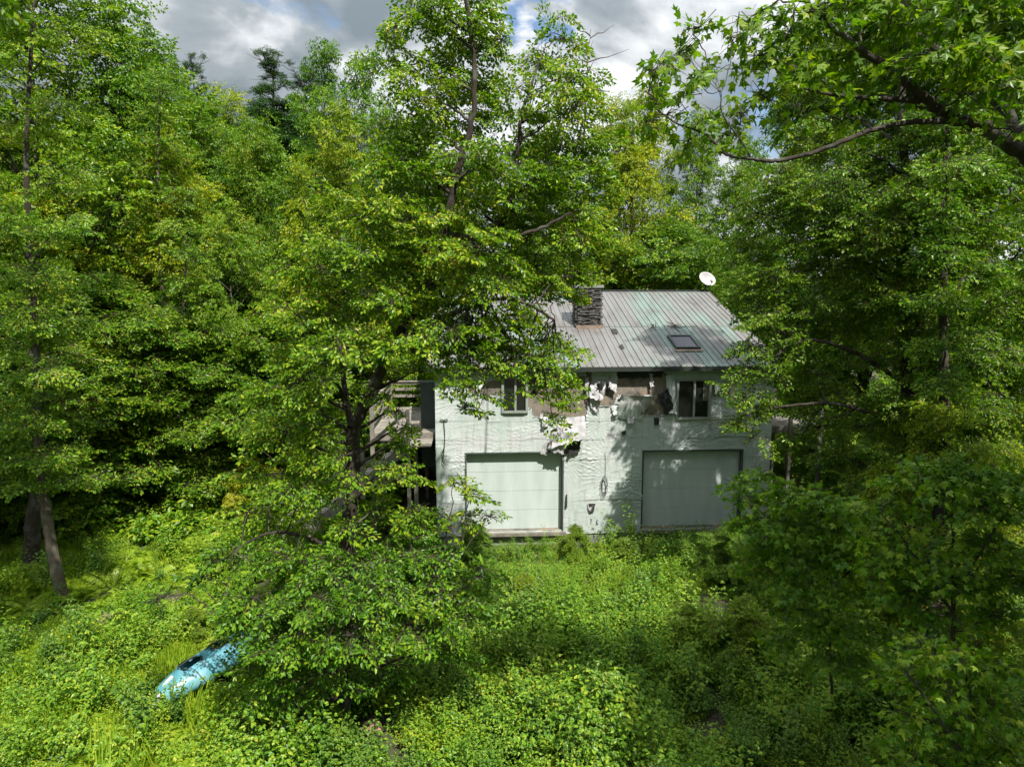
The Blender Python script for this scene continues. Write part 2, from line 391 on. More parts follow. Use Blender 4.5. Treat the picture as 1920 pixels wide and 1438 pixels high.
# ------------------------------------------------------------------ house materials
M_wrap, t, b, _ = mat('house_wrap')
n_ = noise(t, .9, 4)
col = ramp(t, n_, [(.35, (.40, .46, .44)), (.55, (.47, .51, .50)), (.68, (.50, .49, .51))])
col = mixc(t, .5, col, ramp(t, noise(t, 2.0, 6, .7, mapscale=(3.5, 1, .35)), [(.36, (.62, .62, .58)), (.5, (1, 1, 1))]), 'MULTIPLY')
t.links.new(mixc(t, .35, col, ramp(t, noise(t, 5, 6, .7), [(.3, (.62, .68, .66)), (.6, (.96, .98, .97))]), 'MULTIPLY'), b.inputs['Base Color'])
b.inputs['Roughness'].default_value = .36; b.inputs['Specular IOR Level'].default_value = .5
bump(t, b, noise(t, 3.2, 5, .6, mapscale=(.7, 1, 3.4), dist=1.6), .16, .04)
M_back, t, b, _ = mat('wrap_back'); b.inputs['Base Color'].default_value = (.36, .355, .37, 1); b.inputs['Roughness'].default_value = .6
bump(t, b, noise(t, 7, 5, .6), .6, .03)
M_osb, t, b, _ = mat('weathered_sheathing')
vn = t.nodes.new('ShaderNodeTexVoronoi'); vn.inputs['Scale'].default_value = 26; tcn = t.nodes.new('ShaderNodeTexCoord'); t.links.new(tcn.outputs['Object'], vn.inputs['Vector'])
c1 = ramp(t, math_(t, 'FRACT', math_(t, 'MULTIPLY', vn.outputs['Distance'], 3.7), 0), [(.0, (.09, .075, .06)), (.5, (.20, .175, .15)), (1, (.28, .25, .215))])
c2 = ramp(t, noise(t, 2.6, 7, .75), [(.36, (.25, .26, .25)), (.47, (.85, .85, .84)), (.55, (1.1, 1.08, 1.0)), (.64, (1.3, .86, .66))])
t.links.new(mixc(t, 1.0, c1, c2, 'MULTIPLY'), b.inputs['Base Color']); b.inputs['Roughness'].default_value = .9
bump(t, b, vn.outputs['Distance'], .5, .01)
def plain(name, c, rough=.6, metal=0, ns=6, var=.25, bmp=.15, ms=None):
    m, t, b, _ = mat(name)
    lo = tuple(x*(1-var) for x in c); hi = tuple(x*(1+var) for x in c)
    t.links.new(ramp(t, noise(t, ns, 5, .6, mapscale=ms), [(.3, lo), (.7, hi)]), b.inputs['Base Color'])
    b.inputs['Roughness'].default_value = rough; b.inputs['Metallic'].default_value = metal
    if bmp: bump(t, b, noise(t, ns*4, 4, .6, mapscale=ms), bmp, .01)
    return m
M_door = plain('garage_door_paint', (.44, .50, .482), .5, 0, 1.6, .09, .05, ms=(2.5, 1, .4))
M_trimd = plain('dark_trim', (.035, .05, .045), .6)
M_trim = plain('pale_green_trim', (.32, .39, .35), .5)
M_fascia = plain('fascia_paint', (.018, .024, .02), .6)
M_gap = plain('dark_interior', (.012, .011, .01), .9, var=.4)
M_concrete = plain('concrete', (.19, .20, .19), .9, 0, 2.5, .3, .4)
M_wood = plain('weathered_wood', (.17, .155, .13), .85, 0, 5, .4, .5, (1, 1, 1))
M_woodd = plain('grey_deck_wood', (.20, .182, .155), .85, 0, 3, .35, .5)
M_stone = plain('stacked_slate', (.10, .095, .09), .85, 0, 9, .85, .8)
M_mortar = plain('mortar', (.03, .028, .026), .95)
M_rust = plain('rusty_flashing', (.20, .145, .11), .7, 0, 4, .3, .2)
M_alu = plain('window_frame_metal', (.28, .31, .28), .4, .2, 3, .15, .05)
M_glass, t, b, _ = mat('dark_glass'); b.inputs['Base Color'].default_value = (.012, .014, .013, 1); b.inputs['Roughness'].default_value = .08; b.inputs['Specular IOR Level'].default_value = .6
M_skyglass, t, b, _ = mat('skylight_glass'); b.inputs['Base Color'].default_value = (.05, .036, .058, 1); b.inputs['Roughness'].default_value = .18
M_curtain = plain('faded_curtain', (.16, .15, .12), .9, 0, 3, .4)
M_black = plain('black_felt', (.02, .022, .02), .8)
M_dish = plain('dish_paint', (.40, .39, .39), .45, 0, 2.2, .18, .05)
M_wire = plain('black_cable', (.02, .02, .02), .6)
# standing seam roof: faded green paint, grey where it has worn off panel by panel
M_roof, t, b, _ = mat('roof_metal')
tcn = t.nodes.new('ShaderNodeTexCoord'); sx = t.nodes.new('ShaderNodeSeparateXYZ'); t.links.new(tcn.outputs['Object'], sx.inputs[0])
pan = math_(t, 'FLOOR', math_(t, 'DIVIDE', sx.outputs[0], .375), 0); row = math_(t, 'GREATER_THAN', sx.outputs[1], 3.42)
cmb = t.nodes.new('ShaderNodeCombineXYZ'); t.links.new(pan, cmb.inputs[0]); t.links.new(row, cmb.inputs[1])
wn = t.nodes.new('ShaderNodeTexWhiteNoise'); wn.noise_dimensions = '3D'; t.links.new(cmb.outputs[0], wn.inputs['Vector'])
nn = noise(t, .42, 3, .5, mapscale=(1, .5, 1)); ff = math_(t, 'ADD', math_(t, 'MULTIPLY', wn.outputs['Value'], .22), nn)
base = ramp(t, ff, [(.52, (.175, .172, .170)), (.62, (.17, .178, .172)), (.72, (.16, .215, .195))])
dirt = ramp(t, noise(t, 2.2, 7, .7, mapscale=(1, .35, 1)), [(.28, (.55, .47, .42)), (.42, (.85, .82, .80)), (.55, (1, 1, 1)), (.8, (1.08, 1.08, 1.08))])
t.links.new(mixc(t, 1.0, base, dirt, 'MULTIPLY'), b.inputs['Base Color']); b.inputs['Roughness'].default_value = .5; b.inputs['Metallic'].default_value = .15

# ------------------------------------------------------------------ the house
house = thing('house', 'two-storey house in torn pale green house wrap with a metal roof and two garage doors', 'house', HO, HYAW)
def part(name, me, parent=house, **props): return link(name, me, parent, **props)
# openings in wall coordinates
def wrect(x0, y0, x1, y1):
    a = wp(x0, y0); b_ = wp(x1, y1); return (a[0], b_[0], b_[1], a[1])            # u0,u1,v0,v1
D1 = wrect(874, 851, 1053, 999); D2 = wrect(1207, 847, 1384, 994); DTOP = (D1[3]+D2[3])/2; D1 = (D1[0], D1[1], .12, DTOP); D2 = (D2[0], D2[1], .12, DTOP)
W2 = wrect(1268, 711, 1331, 785); W1 = wrect(940, 697, 990, 766); W1 = (W1[0], W1[1], W2[2]+.25, W2[3]+.12)
opens = [D1, D2, W1, W2]
# sheathing wall with openings: built from rectangles between the openings, .16 thick
us = sorted({0, HW, *[o[0] for o in opens], *[o[1] for o in opens]}); vs_ = sorted({0, HH, *[o[2] for o in opens], *[o[3] for o in opens]})
def in_open(u, v, pad=0): return any(o[0]-pad < u < o[1]+pad and o[2]-pad < v < o[3]+pad for o in opens)
mb = MB()
for i in range(len(us)-1):
    run = None
    for j in range(len(vs_)-1):
        solid = not in_open((us[i]+us[i+1])/2, (vs_[j]+vs_[j+1])/2)
        if solid and run is None: run = vs_[j]
        if (not solid or j == len(vs_)-2) and run is not None:
            top = vs_[j+1] if solid else vs_[j]; mb.box(us[i], us[i+1], 0, .16, run, top); run = None
part('front_wall', mb.mesh('front_wall', [M_osb]))
# side and back walls with gables
def gable_wall(u0, u1):
    rise = 2.24*(HD/2)/(HD/2+.3)
    V = [(u, y, z) for u in (u0, u1) for (y, z) in ((.16, 0), (HD, 0), (HD, HH-.05), (HD/2, HH-.05+rise), (.16, HH))]
    Q = [(0, 1, 2, 4), (5, 9, 7, 6), (0, 5, 6, 1), (1, 6, 7, 2), (2, 7, 8, 3), (3, 8, 9, 4), (4, 9, 5, 0)]; T = [(2, 3, 4), (7, 9, 8)]
    return np_mesh('side_wall', np.array(V), (Q, T), [M_wrap])
part('side_wall', gable_wall(0, .16)); part('side_wall', gable_wall(HW-.16, HW))
mb = MB(); mb.box(.16, HW-.16, HD-.16, HD, 0, HH-.1); part('back_wall', mb.mesh('back_wall', [M_wrap]))
mb = MB(); mb.box(.02, HW-.02, .03, HD-.02, -1.3, -.003); part('foundation', mb.mesh('foundation', [M_concrete]))
mb = MB(); mb.box(D1[0]-.1, D1[1]+.12, -.14, -.0, -.02, .075); part('door_sill', mb.mesh('door_sill', [M_wood])); mb = MB(); mb.box(D2[0]-.1, D2[1]+.05, -.14, 0, -.02, .07); part('door_sill', mb.mesh('door_sill', [M_wood]))
mb = MB(); mb.box(.17, HW-.17, 3.0, 3.1, 0, 4.9); part('partition', mb.mesh('partition', [M_gap]))

# house wrap: one wrinkled sheet with torn holes
def px_poly(pts): return np.array([wp(*p) for p in pts])
holes = [px_poly([(862, 712), (905, 716), (942, 712), (990, 706), (1096, 704), (1102, 716), (1103, 745), (1096, 800), (1091, 800), (1089, 782), (1040, 781), (1000, 780), (996, 766), (938, 742), (905, 738), (864, 735)]),
         px_poly([(1157, 692), (1240, 692), (1254, 708), (1262, 728), (1256, 750), (1264, 776), (1206, 778), (1222, 742), (1156, 740)]),
         px_poly([(1098, 694), (1112, 694), (1110, 715), (1130, 728), (1142, 716), (1158, 712), (1157, 742), (1150, 760), (1104, 762), (1100, 725)]),
         px_poly([(1332, 714), (1352, 722), (1376, 716), (1372, 741), (1334, 744)]),
         px_poly([(1028, 826), (1034, 805), (1060, 800), (1088, 806), (1084, 846), (1060, 850), (1030, 848)])]
def in_poly(px, py, poly):
    inside = np.zeros(px.shape, bool); j = len(poly)-1
    for i in range(len(poly)):
        xi, yi = poly[i]; xj, yj = poly[j]
        c = ((yi > py) != (yj > py)) & (px < (xj-xi)*(py-yi)/(yj-yi+1e-12)+xi); inside ^= c; j = i
    return inside
st = .022; nu, nv = int(HW/st), int(HH/st); uu = np.linspace(-.012, HW+.012, nu); vv = np.linspace(-.02, HH-.02, nv)
U, Vv = np.meshgrid(uu, vv, indexing='ij')
def wrinkle(U, V_):
    h = np.zeros_like(U); r = np.random.default_rng(5)
    wx = .5*fbm(U*1.1, V_*1.1+4, 3)
    a = fbm(U*.9+wx*2, V_*5.5+wx*6, 3); msk = smooth(.42, .62, fbm(U*.8+30, V_*1.1+12, 2)/.75); h += msk*.016*(1-np.abs(2*a-.95)*2.6).clip(0)**3+msk*.006*(1-np.abs(2*fbm(U*2+wx*3, V_*9+wx*9+3, 3)-.95)*2.6).clip(0)**3
    for _ in range(130):
        u0, v0 = r.uniform(0, HW), r.choice([.45, 1.05, 1.75, 2.3, 2.62, 2.95, 3.35, 3.55, 4.2, 4.6])+r.normal(0, .1); R_ = r.uniform(.35, 1.0)
        du, dv = U-u0, V_-v0; sgn = r.choice([-1, 1]); dd = np.hypot(du, dv*1.3)
        th = np.arctan2(dv, du*sgn+.02); k = r.integers(12, 26)
        rid = np.abs(np.sin(th*k+2*vnoise(U*2+u0, V_*2)+r.uniform(0, 6)))**.5
        w = np.exp(-(dd/R_)**2)*(du*sgn > -.02)*np.clip(dd/.12, 0, 1); h += .034*(1-rid)**2.0*w
    for v0 in (2.30, 2.93, 1.02, 3.5):                 # horizontal laps
        vl = v0+.02*np.sin(U*2.1+v0*9)+.03*(vnoise(U*3, U*0+v0)-.5); h += .014*smooth(0, .015, V_-vl)*(1-smooth(0, .5, V_-vl)); h -= .004*np.exp(-((V_-vl)/.02)**2)
    h = h*(.35+.75*smooth(.30, .62, fbm(U*.7+60, V_*.9+5, 3)))+.02*(fbm(U*.8+3, V_*.8, 2)-.4)
    for rr_ in range(14):                               # long diagonal pulls
        u0, v0 = r.uniform(0, HW), r.uniform(0, HH); an = r.normal(0, .25); d = (V_-v0)*cos(an)-(U-u0)*sin(an)-.04*np.sin((U-u0)*3); s_ = (U-u0)*cos(an)
        h += .008*np.exp(-np.abs(d)/.012)*np.exp(-(s_/.7)**2)
    return h
Hh = wrinkle(U, Vv)
keep = np.ones((nu-1, nv-1), bool); uc = (U[:-1, :-1]+U[1:, 1:])/2; vc = (Vv[:-1, :-1]+Vv[1:, 1:])/2
ju = uc+.09*(fbm(uc*5, vc*5, 3)-.45); jv = vc+.09*(fbm(uc*5+40, vc*5, 3)-.45)
nearhole = np.zeros_like(keep)
for hp in holes:
    keep &= ~in_poly(ju, jv, hp); cen = hp.mean(0); nearhole |= in_poly(ju*.96+cen[0]*.04, jv*.96+cen[1]*.04, hp)
for o in opens: keep &= ~((uc > o[0]) & (uc < o[1]) & (vc > o[2]) & (vc < o[3]))
edge = np.zeros((nu, nv)); 
lift = np.zeros((nu-1, nv-1)); lift[nearhole & keep] = .045
edge[:-1, :-1] = np.maximum(edge[:-1, :-1], lift); edge[1:, 1:] = np.maximum(edge[1:, 1:], lift)
Pw = np.stack([U, -.010-Hh.clip(0)-edge*fbm(U*7, Vv*7, 2)*1.6, Vv], -1).reshape(-1, 3)
ki, kj = np.where(keep); q0 = ki*nv+kj
wrap = part('house_wrap', np_mesh('house_wrap', Pw, np.stack([q0, q0+nv, q0+nv+1, q0+1], -1), [M_wrap], True), label='wrinkled pale green house wrap with torn holes')

# loose flaps of wrap
def flap(corners, out, ncol=16, nrow=14, crump=.05, seed=0, mat_=None, name='torn_flap', curl=0):
    """corners: top-left, top-right, bottom-right, bottom-left in photo pixels on the wall; out: how far the four corners stand off"""
    r = np.random.default_rng(seed); c = [wp(*p) for p in corners]; V = []
    for j in range(nrow):
        f = j/(nrow-1)
        for i in range(ncol):
            g = i/(ncol-1); w = [(1-g)*(1-f), g*(1-f), g*f, (1-g)*f]
            u = sum(a*p[0] for a, p in zip(w, c)); v = sum(a*p[1] for a, p in zip(w, c)); o = sum(a*p for a, p in zip(w, out))
            k = float(fbm(u*6+seed*7.7, v*6, 3))-.45; k2 = float(fbm(u*13+seed, v*4+9, 2))-.4
            ed = (abs(g-.5) > .45 or f > .93)
            V.append((u+crump*k2*1.2+(r.normal(0, .018) if ed else 0), -(.02+max(0, o+crump*1.5*k+crump*.7*abs(k2)))-curl*math.sin(pi*f)*.5, v+crump*k+(r.normal(0, .02) if ed else 0)))
    Q = [(j*ncol+i, j*ncol+i+1, (j+1)*ncol+i+1, (j+1)*ncol+i) for j in range(nrow-1) for i in range(ncol-1)]
    me = np_mesh(name, np.array(V), Q, [mat_ or M_back], True); return me
part('torn_flap', flap([(1048, 783), (1096, 778), (1093, 816), (1030, 836)], [.05, .10, .36, .30], crump=.10, seed=1))
part('torn_flap', flap([(1030, 806), (1072, 808), (1054, 848), (1028, 842)], [.28, .34, .22, .16], crump=.12, seed=2))
part('torn_flap', flap([(1070, 812), (1092, 806), (1086, 844), (1064, 852)], [.12, .08, .10, .14], crump=.03, seed=3, mat_=M_black))
part('torn_flap', flap([(1110, 712), (1136, 708), (1128, 748), (1102, 744)], [.03, .06, .24, .20], crump=.14, seed=4))
part('torn_flap', flap([(1104, 738), (1132, 728), (1120, 774), (1108, 764)], [.14, .22, .06, .06], crump=.12, seed=5))
part('torn_flap', flap([(1140, 704), (1157, 714), (1152, 734), (1138, 724)], [.02, .03, .12, .14], crump=.08, seed=6))
part('torn_flap', flap([(1162, 738), (1222, 741), (1214, 754), (1156, 752)], [.26, .28, .05, .04], crump=.02, seed=7, nrow=8))
part('torn_flap', flap([(1164, 740), (1200, 742), (1204, 786), (1150, 784)], [.24, .22, .03, .03], crump=.08, seed=8, mat_=M_wrap))
part('torn_flap', flap([(1198, 742), (1222, 741), (1208, 772), (1200, 776)], [.24, .26, .03, .05], crump=.03, seed=9))
part('torn_flap', flap([(1248, 704), (1262, 698), (1268, 776), (1252, 772)], [.05, .05, .10, .12], crump=.10, seed=10, mat_=M_wrap))
part('torn_flap', flap([(1240, 740), (1256, 742), (1258, 764), (1242, 762)], [.14, .12, .10, .12], crump=.09, seed=11, mat_=M_black))
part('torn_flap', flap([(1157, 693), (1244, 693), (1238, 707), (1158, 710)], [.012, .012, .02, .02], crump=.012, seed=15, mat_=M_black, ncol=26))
part('torn_flap', flap([(1232, 740), (1250, 728), (1262, 762), (1246, 778)], [.06, .14, .10, .08], crump=.12, seed=16, mat_=M_black))
part('torn_flap', flap([(1118, 716), (1134, 712), (1126, 742), (1112, 740)], [.2, .2, .16, .14], crump=.10, seed=17, mat_=M_black))
part('torn_flap', flap([(1108, 692), (1157, 692), (1157, 714), (1110, 716)], [.0, .0, .02, .02], crump=.01, seed=12, mat_=M_wrap))
part('torn_flap', flap([(1101, 942), (1117, 942), (1109, 950), (1105, 958)], [.02, .02, .07, .07], crump=.01, seed=13))
for k_, (x_, y_, w_, h_) in enumerate(((868, 712, 10, 22), (890, 716, 14, 16), (1012, 776, 16, 20), (1050, 706, 8, 26), (1172, 776, 16, 14), (1216, 700, 8, 24), (1338, 716, 10, 20), (1366, 718, 8, 26), (1096, 706, 7, 34), (1146, 760, 12, 16), (1034, 708, 20, 12))):
    part('torn_flap', flap([(x_, y_), (x_+w_, y_+1), (x_+w_*.8, y_+h_), (x_+w_*.3, y_+h_*1.1)], [.02, .03, .16, .12], 7, 8, crump=.07, seed=30+k_, mat_=M_back if k_ % 3 else M_wrap))
part('torn_flap', flap([(1018, 832), (1030, 822), (1026, 852), (1012, 850)], [.01, .06, .05, .0], crump=.05, seed=14))
def patch(pts, d=.035, m=M_black, name='dark_patch'):
    c = [wp(*p) for p in pts]; V = [(u, -d, v) for u, v in c]+[(u, -d+.03, v) for u, v in c]; n = len(c)
    return np_mesh(name, np.array(V), [(0, 1, 2, 3)]+[(i, i+4, (i+1) % 4+4, (i+1) % 4) for i in range(4)], [m])
for pp in ([(1225, 783), (1234, 782), (1235, 795), (1226, 796)], [(1165, 808), (1172, 806), (1173, 813), (1166, 815)], [(1103, 943), (1115, 943), (1113, 957), (1106, 960)], [(1061, 926), (1063, 926), (1063, 950), (1059, 950)]):
    part('dark_patch', patch(pp, .07))
# cables hanging on the wrap
def wall_line(pts, n=24, r=.007, off=.06, jit=0): return tube(curve_pts([(*wp(*p)[:1], -off, wp(*p)[1]) for p in pts], n, jit), r, 4)
mb = MB(); mb.add(*wall_line([(1134, 846), (1135, 870), (1134, 895)], 8, .006))
cu, cv = wp(1132, 900); r = np.random.default_rng(2)
for k in range(4):
    th = np.linspace(0, 2*pi, 26); V = np.stack([cu+(.05+.03*k*.5)*np.cos(th)+r.normal(0, .008, 26), -.06-.015*k+0*th, cv-.17+(.20+.04*k)*np.sin(th)+r.normal(0, .012, 26)], -1); mb.add(*tube(V, .006, 4))
part('coiled_cable', mb.mesh('coiled_cable', [M_wire]))
mb = MB(); mb.add(*wall_line([(832, 787), (834, 815), (833, 840), (831, 862)], 10, .011)); mb.add(*wall_line([(825, 786), (832, 787), (840, 786)], 5, .016)); mb.add(*wall_line([(833, 838), (829, 852), (833, 870)], 10, .014, .08, .01))
part('cable_bracket', mb.mesh('cable_bracket', [M_wire]))
mb = MB(); lo, hi = wp(828, 1003), wp(825, 837); mb.box(lo[0]-.12, lo[0]+.03, -.05, -.02, .0, hi[1]); part('corner_board', mb.mesh('corner_board', [M_trim]))

# garage doors
for (u0, u1, v0, v1) in (D1, D2):
    mb = MB(); n = 4; hh = (v1-v0)/n
    for k in range(n): mb.box(u0, u1, .165, .205, v0+k*hh+.004, v0+(k+1)*hh-.004)
    mb.box(u0, u1, .178, .20, v0, v1)
    d = part('garage_door', mb.mesh('garage_door', [M_door]))
    mb = MB(); w = .045
    mb.box(u0-w, u0, -.035, .16, v0-.02, v1+w); mb.box(u1, u1+w, -.035, .16, v0-.02, v1+w); mb.box(u0, u1, -.035, .16, v1, v1+w)
    link('door_frame', mb.mesh('door_frame', [M_trimd]), d)
    for a_, b_ in ((u1-.022, u1-.006), (u0+.006, u0+.02)):
        mb = MB(); mb.box(a_, b_, .12, .16, v0, v1); link('door_track', mb.mesh('door_track', [M_alu]), d)
# windows
for k, (u0, u1, v0, v1) in enumerate((W1, W2)):
    mb = MB(); w = .075; y0, y1 = -.07, .05
    mb.box(u0, u0+w, y0, y1, v0, v1); mb.box(u1-w, u1, y0, y1, v0, v1); mb.box(u0+w, u1-w, y0, y1, v1-w*.7, v1); mb.box(u0+w, u1-w, y0-.02, y1, v0, v0+w*.8)
    c = (u0+u1)/2+.02; mb.box(c-.03, c+.03, y0+.015, y1-.01, v0+w*.8, v1-w*.7)
    wf = part('window', mb.mesh('window_frame', [M_alu]))
    mb = MB(); mb.box(u0+w, c-.03, .0, .008, v0+w*.8, v1-w*.7); link('window_pane', mb.mesh('window_pane', [M_glass]), wf)
    mb = MB(); mb.box(c+.03, u1-w, .022, .03, v0+w*.8, v1-w*.7); link('window_pane', mb.mesh('window_pane', [M_glass]), wf)
    if k == 1:
        mb = MB()
        for s in range(5): mb.box(u1-w-.16+s*.032, u1-w-.135+s*.032, .012+.004*(s % 2), .019, v0+.55, v1-w)
        link('curtain', mb.mesh('curtain', [M_curtain]), wf)

# roof, in the house frame: front slope and back slope
OV, SIDE = .30, .25; EZ = HH+.03; RISE = 2.24; RY = HD/2; SL = math.hypot(RY+OV, RISE); SA = math.atan2(RISE, RY+OV)
roof = bpy.data.objects.new('roof', None)
def slope_mesh(seams=True):
    """local: x along eave, y up the slope, z normal"""
    mb = MB(); Lx = HW+2*SIDE; cut = 3.42
    mb.box(0, Lx, 0, cut, -.03, 0); mb.box(0, Lx, cut-.05, SL-.02, .004, .014); mb.box(0, Lx, cut, SL-.02, -.03, .004)
    if seams:
        n = int(Lx/.1875); r = np.random.default_rng(4)
        for k in range(n+1):
            x = k*Lx/n; hgt = .030 if k % 2 == 0 else .018
            w = .016 if k % 2 == 0 else .010; x = min(max(x, w), Lx-w)
            mb.box(x-w, x+w, 0, cut-.051, .001, hgt); mb.box(x-w, x+w, cut-.049, SL-.02, .015, hgt+.014)
    return mb.mesh('roof_slope', [M_roof])
RMf = Matrix.Translation((-SIDE, -OV, EZ)) @ Matrix.Rotation(SA, 4, 'X')
RMb = Matrix.Translation((HW+SIDE, HD+OV, EZ)) @ Matrix.Rotation(pi, 4, 'Z') @ Matrix.Rotation(SA, 4, 'X')
me = slope_mesh(); rf = part('roof', me); rf.matrix_local = RMf
rb = part('roof', me); rb.matrix_local = RMb
mb = MB(); mb.box(-SIDE-.01, HW+SIDE+.01, RY-.16, RY+.16, EZ+RISE-.015, EZ+RISE+.045); link('ridge_cap', mb.mesh('ridge_cap', [M_fascia]), house)
mb = MB(); mb.box(-SIDE, HW+SIDE, -OV-.03, -OV-.002, EZ-.14, EZ-.035); mb.box(-SIDE, HW+SIDE, -OV-.002, -.11, EZ-.10, EZ-.08); part('fascia', mb.mesh('fascia', [M_fascia]))
for u in (-SIDE-.03, HW+SIDE+.003):
    mb = MB(); mb.beam((u+.014, -OV, EZ-.09), (u+.014, RY, EZ+RISE-.09), .027, .16); mb.beam((u+.014, HD+OV, EZ-.09), (u+.014, RY+.002, EZ+RISE-.09), .027, .16); part('rake_board', mb.mesh('rake_board', [M_trimd]))
def roof_xy(px, py, z=0):
    R3 = (HM @ RMf); Ri = R3.inverted(); o = Ri @ Vector((0, 0, CAM_Z)); d = Ri.to_3x3() @ ray(px, py); t = (z-o.z)/d.z; p = o+d*t; return p.x, p.y
# skylights
for (a, b_, c, d) in (((1250, 633), (1298, 633), (1310, 656), (1268, 657)), ((1060, 548), (1080, 548), (1086, 570), (1066, 570))):
    pts = [roof_xy(*q) for q in (a, b_, c, d)]; x0 = (pts[0][0]+pts[3][0])/2; x1 = (pts[1][0]+pts[2][0])/2; y0 = (pts[2][1]+pts[3][1])/2; y1 = (pts[0][1]+pts[1][1])/2
    mb = MB(); w = .07; h0, h1 = .016, .10
    mb.box(x0, x0+w, y0, y1, h0, h1); mb.box(x1-w, x1, y0, y1, h0, h1); mb.box(x0+w, x1-w, y0, y0+w, h0, h1); mb.box(x0+w, x1-w, y1-w, y1, h0, h1)
    sf = link('skylight', mb.mesh('skylight_frame', [M_trimd]), rf)
    mb = MB(); mb.box(x0+w, x1-w, y0+w, y1-w, .06, .075); link('glass', mb.mesh('skylight_glass', [M_skyglass]), sf)
    mb = MB(); mb.box(x0-.05, x1+.05, y0-.16, y0-.002, .032, .036); link('flashing', mb.mesh('flashing', [M_rust]), sf)
# loose tar patches
for (px, py, s, k) in ((1152, 623, .34, 0), (1165, 652, .28, 1)):
    x, y = roof_xy(px, py); r = np.random.default_rng(k+3); V = [(x, y, .045)]; n = 14
    for i in range(n):
        th = i*2*pi/n; q = s*.5*(1+r.normal(0, .05 if k == 0 else .25)); m_ = max(abs(cos(th)), abs(sin(th))) if k == 0 else 1
        V.append((x+q*cos(th)/m_*.55, y+q*sin(th)/m_*1.25, .045))
    me = np_mesh('tar_patch', np.array(V), (np.zeros((0, 4), int), [(0, 1+i, 1+(i+1) % n) for i in range(n)]), [M_black]); link('tar_patch', me, rf)
# chimney of thin stacked stones
cb = [roof_xy(1082, 615), roof_xy(1126, 615)]; Rm = RMf
pa = Rm @ Vector((cb[0][0], cb[0][1], 0)); pb = Rm @ Vector((cb[1][0], cb[1][1], 0))
ctop = on_plane(1104, 537, (0, pa.y, 0), Vector((0, 1, 0))).z
cx0, cx1, cy0, cy1, cz0, cz1 = pa.x, pb.x, pa.y, pa.y+.8, pa.z-.1, ctop
mb = MB(); r = np.random.default_rng(11); mb.box(cx0+.04, cx1-.04, cy0+.04, cy1-.04, cz0-.4, cz1-.05); mb2 = MB(); z = cz0-.1
while z < cz1-.05:
    h = r.uniform(.018, .045)
    for side in range(4):
        a, b_ = (cx0, cx1) if side % 2 == 0 else (cy0, cy1); q = a+r.uniform(-.1, 0)
        while q < b_-.02:
            w = r.uniform(.08, .28); e0, e1 = max(q, a), min(q+w, b_); j = r.uniform(-.035, .04); dz = r.normal(0, .006)
            if e1-e0 > .02:
                M_ = Matrix.Translation(((e0+e1)/2, (cy0-j if side == 0 else cy1+j), z+h/2)) if side % 2 == 0 else Matrix.Translation(((cx1+j if side == 1 else cx0-j), (e0+e1)/2, z+h/2))
                M_ = M_ @ Matrix.Rotation(r.normal(0, .06), 4, 'Y' if side % 2 == 0 else 'X'); l_ = (e1-e0)/2-.006
                if side % 2 == 0: mb2.box(-l_, l_, -.05, .05, -h/2+.004+dz, h/2-.004+dz, M_)
                else: mb2.box(-.05, .05, -l_, l_, -h/2+.004+dz, h/2-.004+dz, M_)
            q += w
    z += h
ch = part('chimney', mb2.mesh('chimney', [M_stone])); link('mortar_core', mb.mesh('mortar_core', [M_mortar]), ch)
mb = MB(); mb.box(cx0-.08, cx1+.08, cy0-.08, cy1+.08, cz1-.05, cz1+.05); link('cap', mb.mesh('chimney_cap', [M_concrete]), ch)
mb = MB(); mb.box(cx0-.04, cx1+.06, cy0-.09, cy0-.055, pa.z-.05, pa.z+.09); link('flashing', mb.mesh('flashing', [M_rust]), ch)

# satellite dish at the end of the ridge
dp = HM @ Vector((HW+.12, RY-.05, EZ+RISE+.02)); dish = thing('satellite_dish', 'white oval satellite dish on a mast at the ridge end of the metal roof', 'satellite dish', dp)
mb = MB(); mb.add(*tube(curve_pts([(0, 0, -.12), (0, 0, .15), (.02, -.05, .36)], 8), .028, 8)); link('mast', mb.mesh('mast', [M_trimd], True), dish)
mb = MB(); rr, rings, seg = .34, 7, 32; V = []; 
for i in range(rings+1):
    q = i/rings
    for s in range(seg): V.append((rr*q*cos(s*2*pi/seg)*1.06, rr*q*sin(s*2*pi/seg)*.86, .09*q*q))
Q = [(i*seg+s, (i+1)*seg+s, (i+1)*seg+(s+1) % seg, i*seg+(s+1) % seg) for i in range(rings) for s in range(seg)]
mb.add(V, Q); o = link('reflector', mb.mesh('reflector', [M_dish], True), dish, (.02, -.07, .42)); o.rotation_euler = (radians(62), radians(14), radians(12))
sm = o.modifiers.new('thickness', 'SOLIDIFY'); sm.thickness = .012
mb = MB(); mb.add(*tube([(.05, -.12, .12), (.13, -.34, .22), (.15, -.40, .34)], .012, 5)); link('feed_arm', mb.mesh('feed_arm', [M_trimd], True), dish)
mb = MB(); mb.beam((.15, -.42, .33), (.13, -.34, .40), .07, .07); link('receiver', mb.mesh('receiver', [M_concrete]), dish)

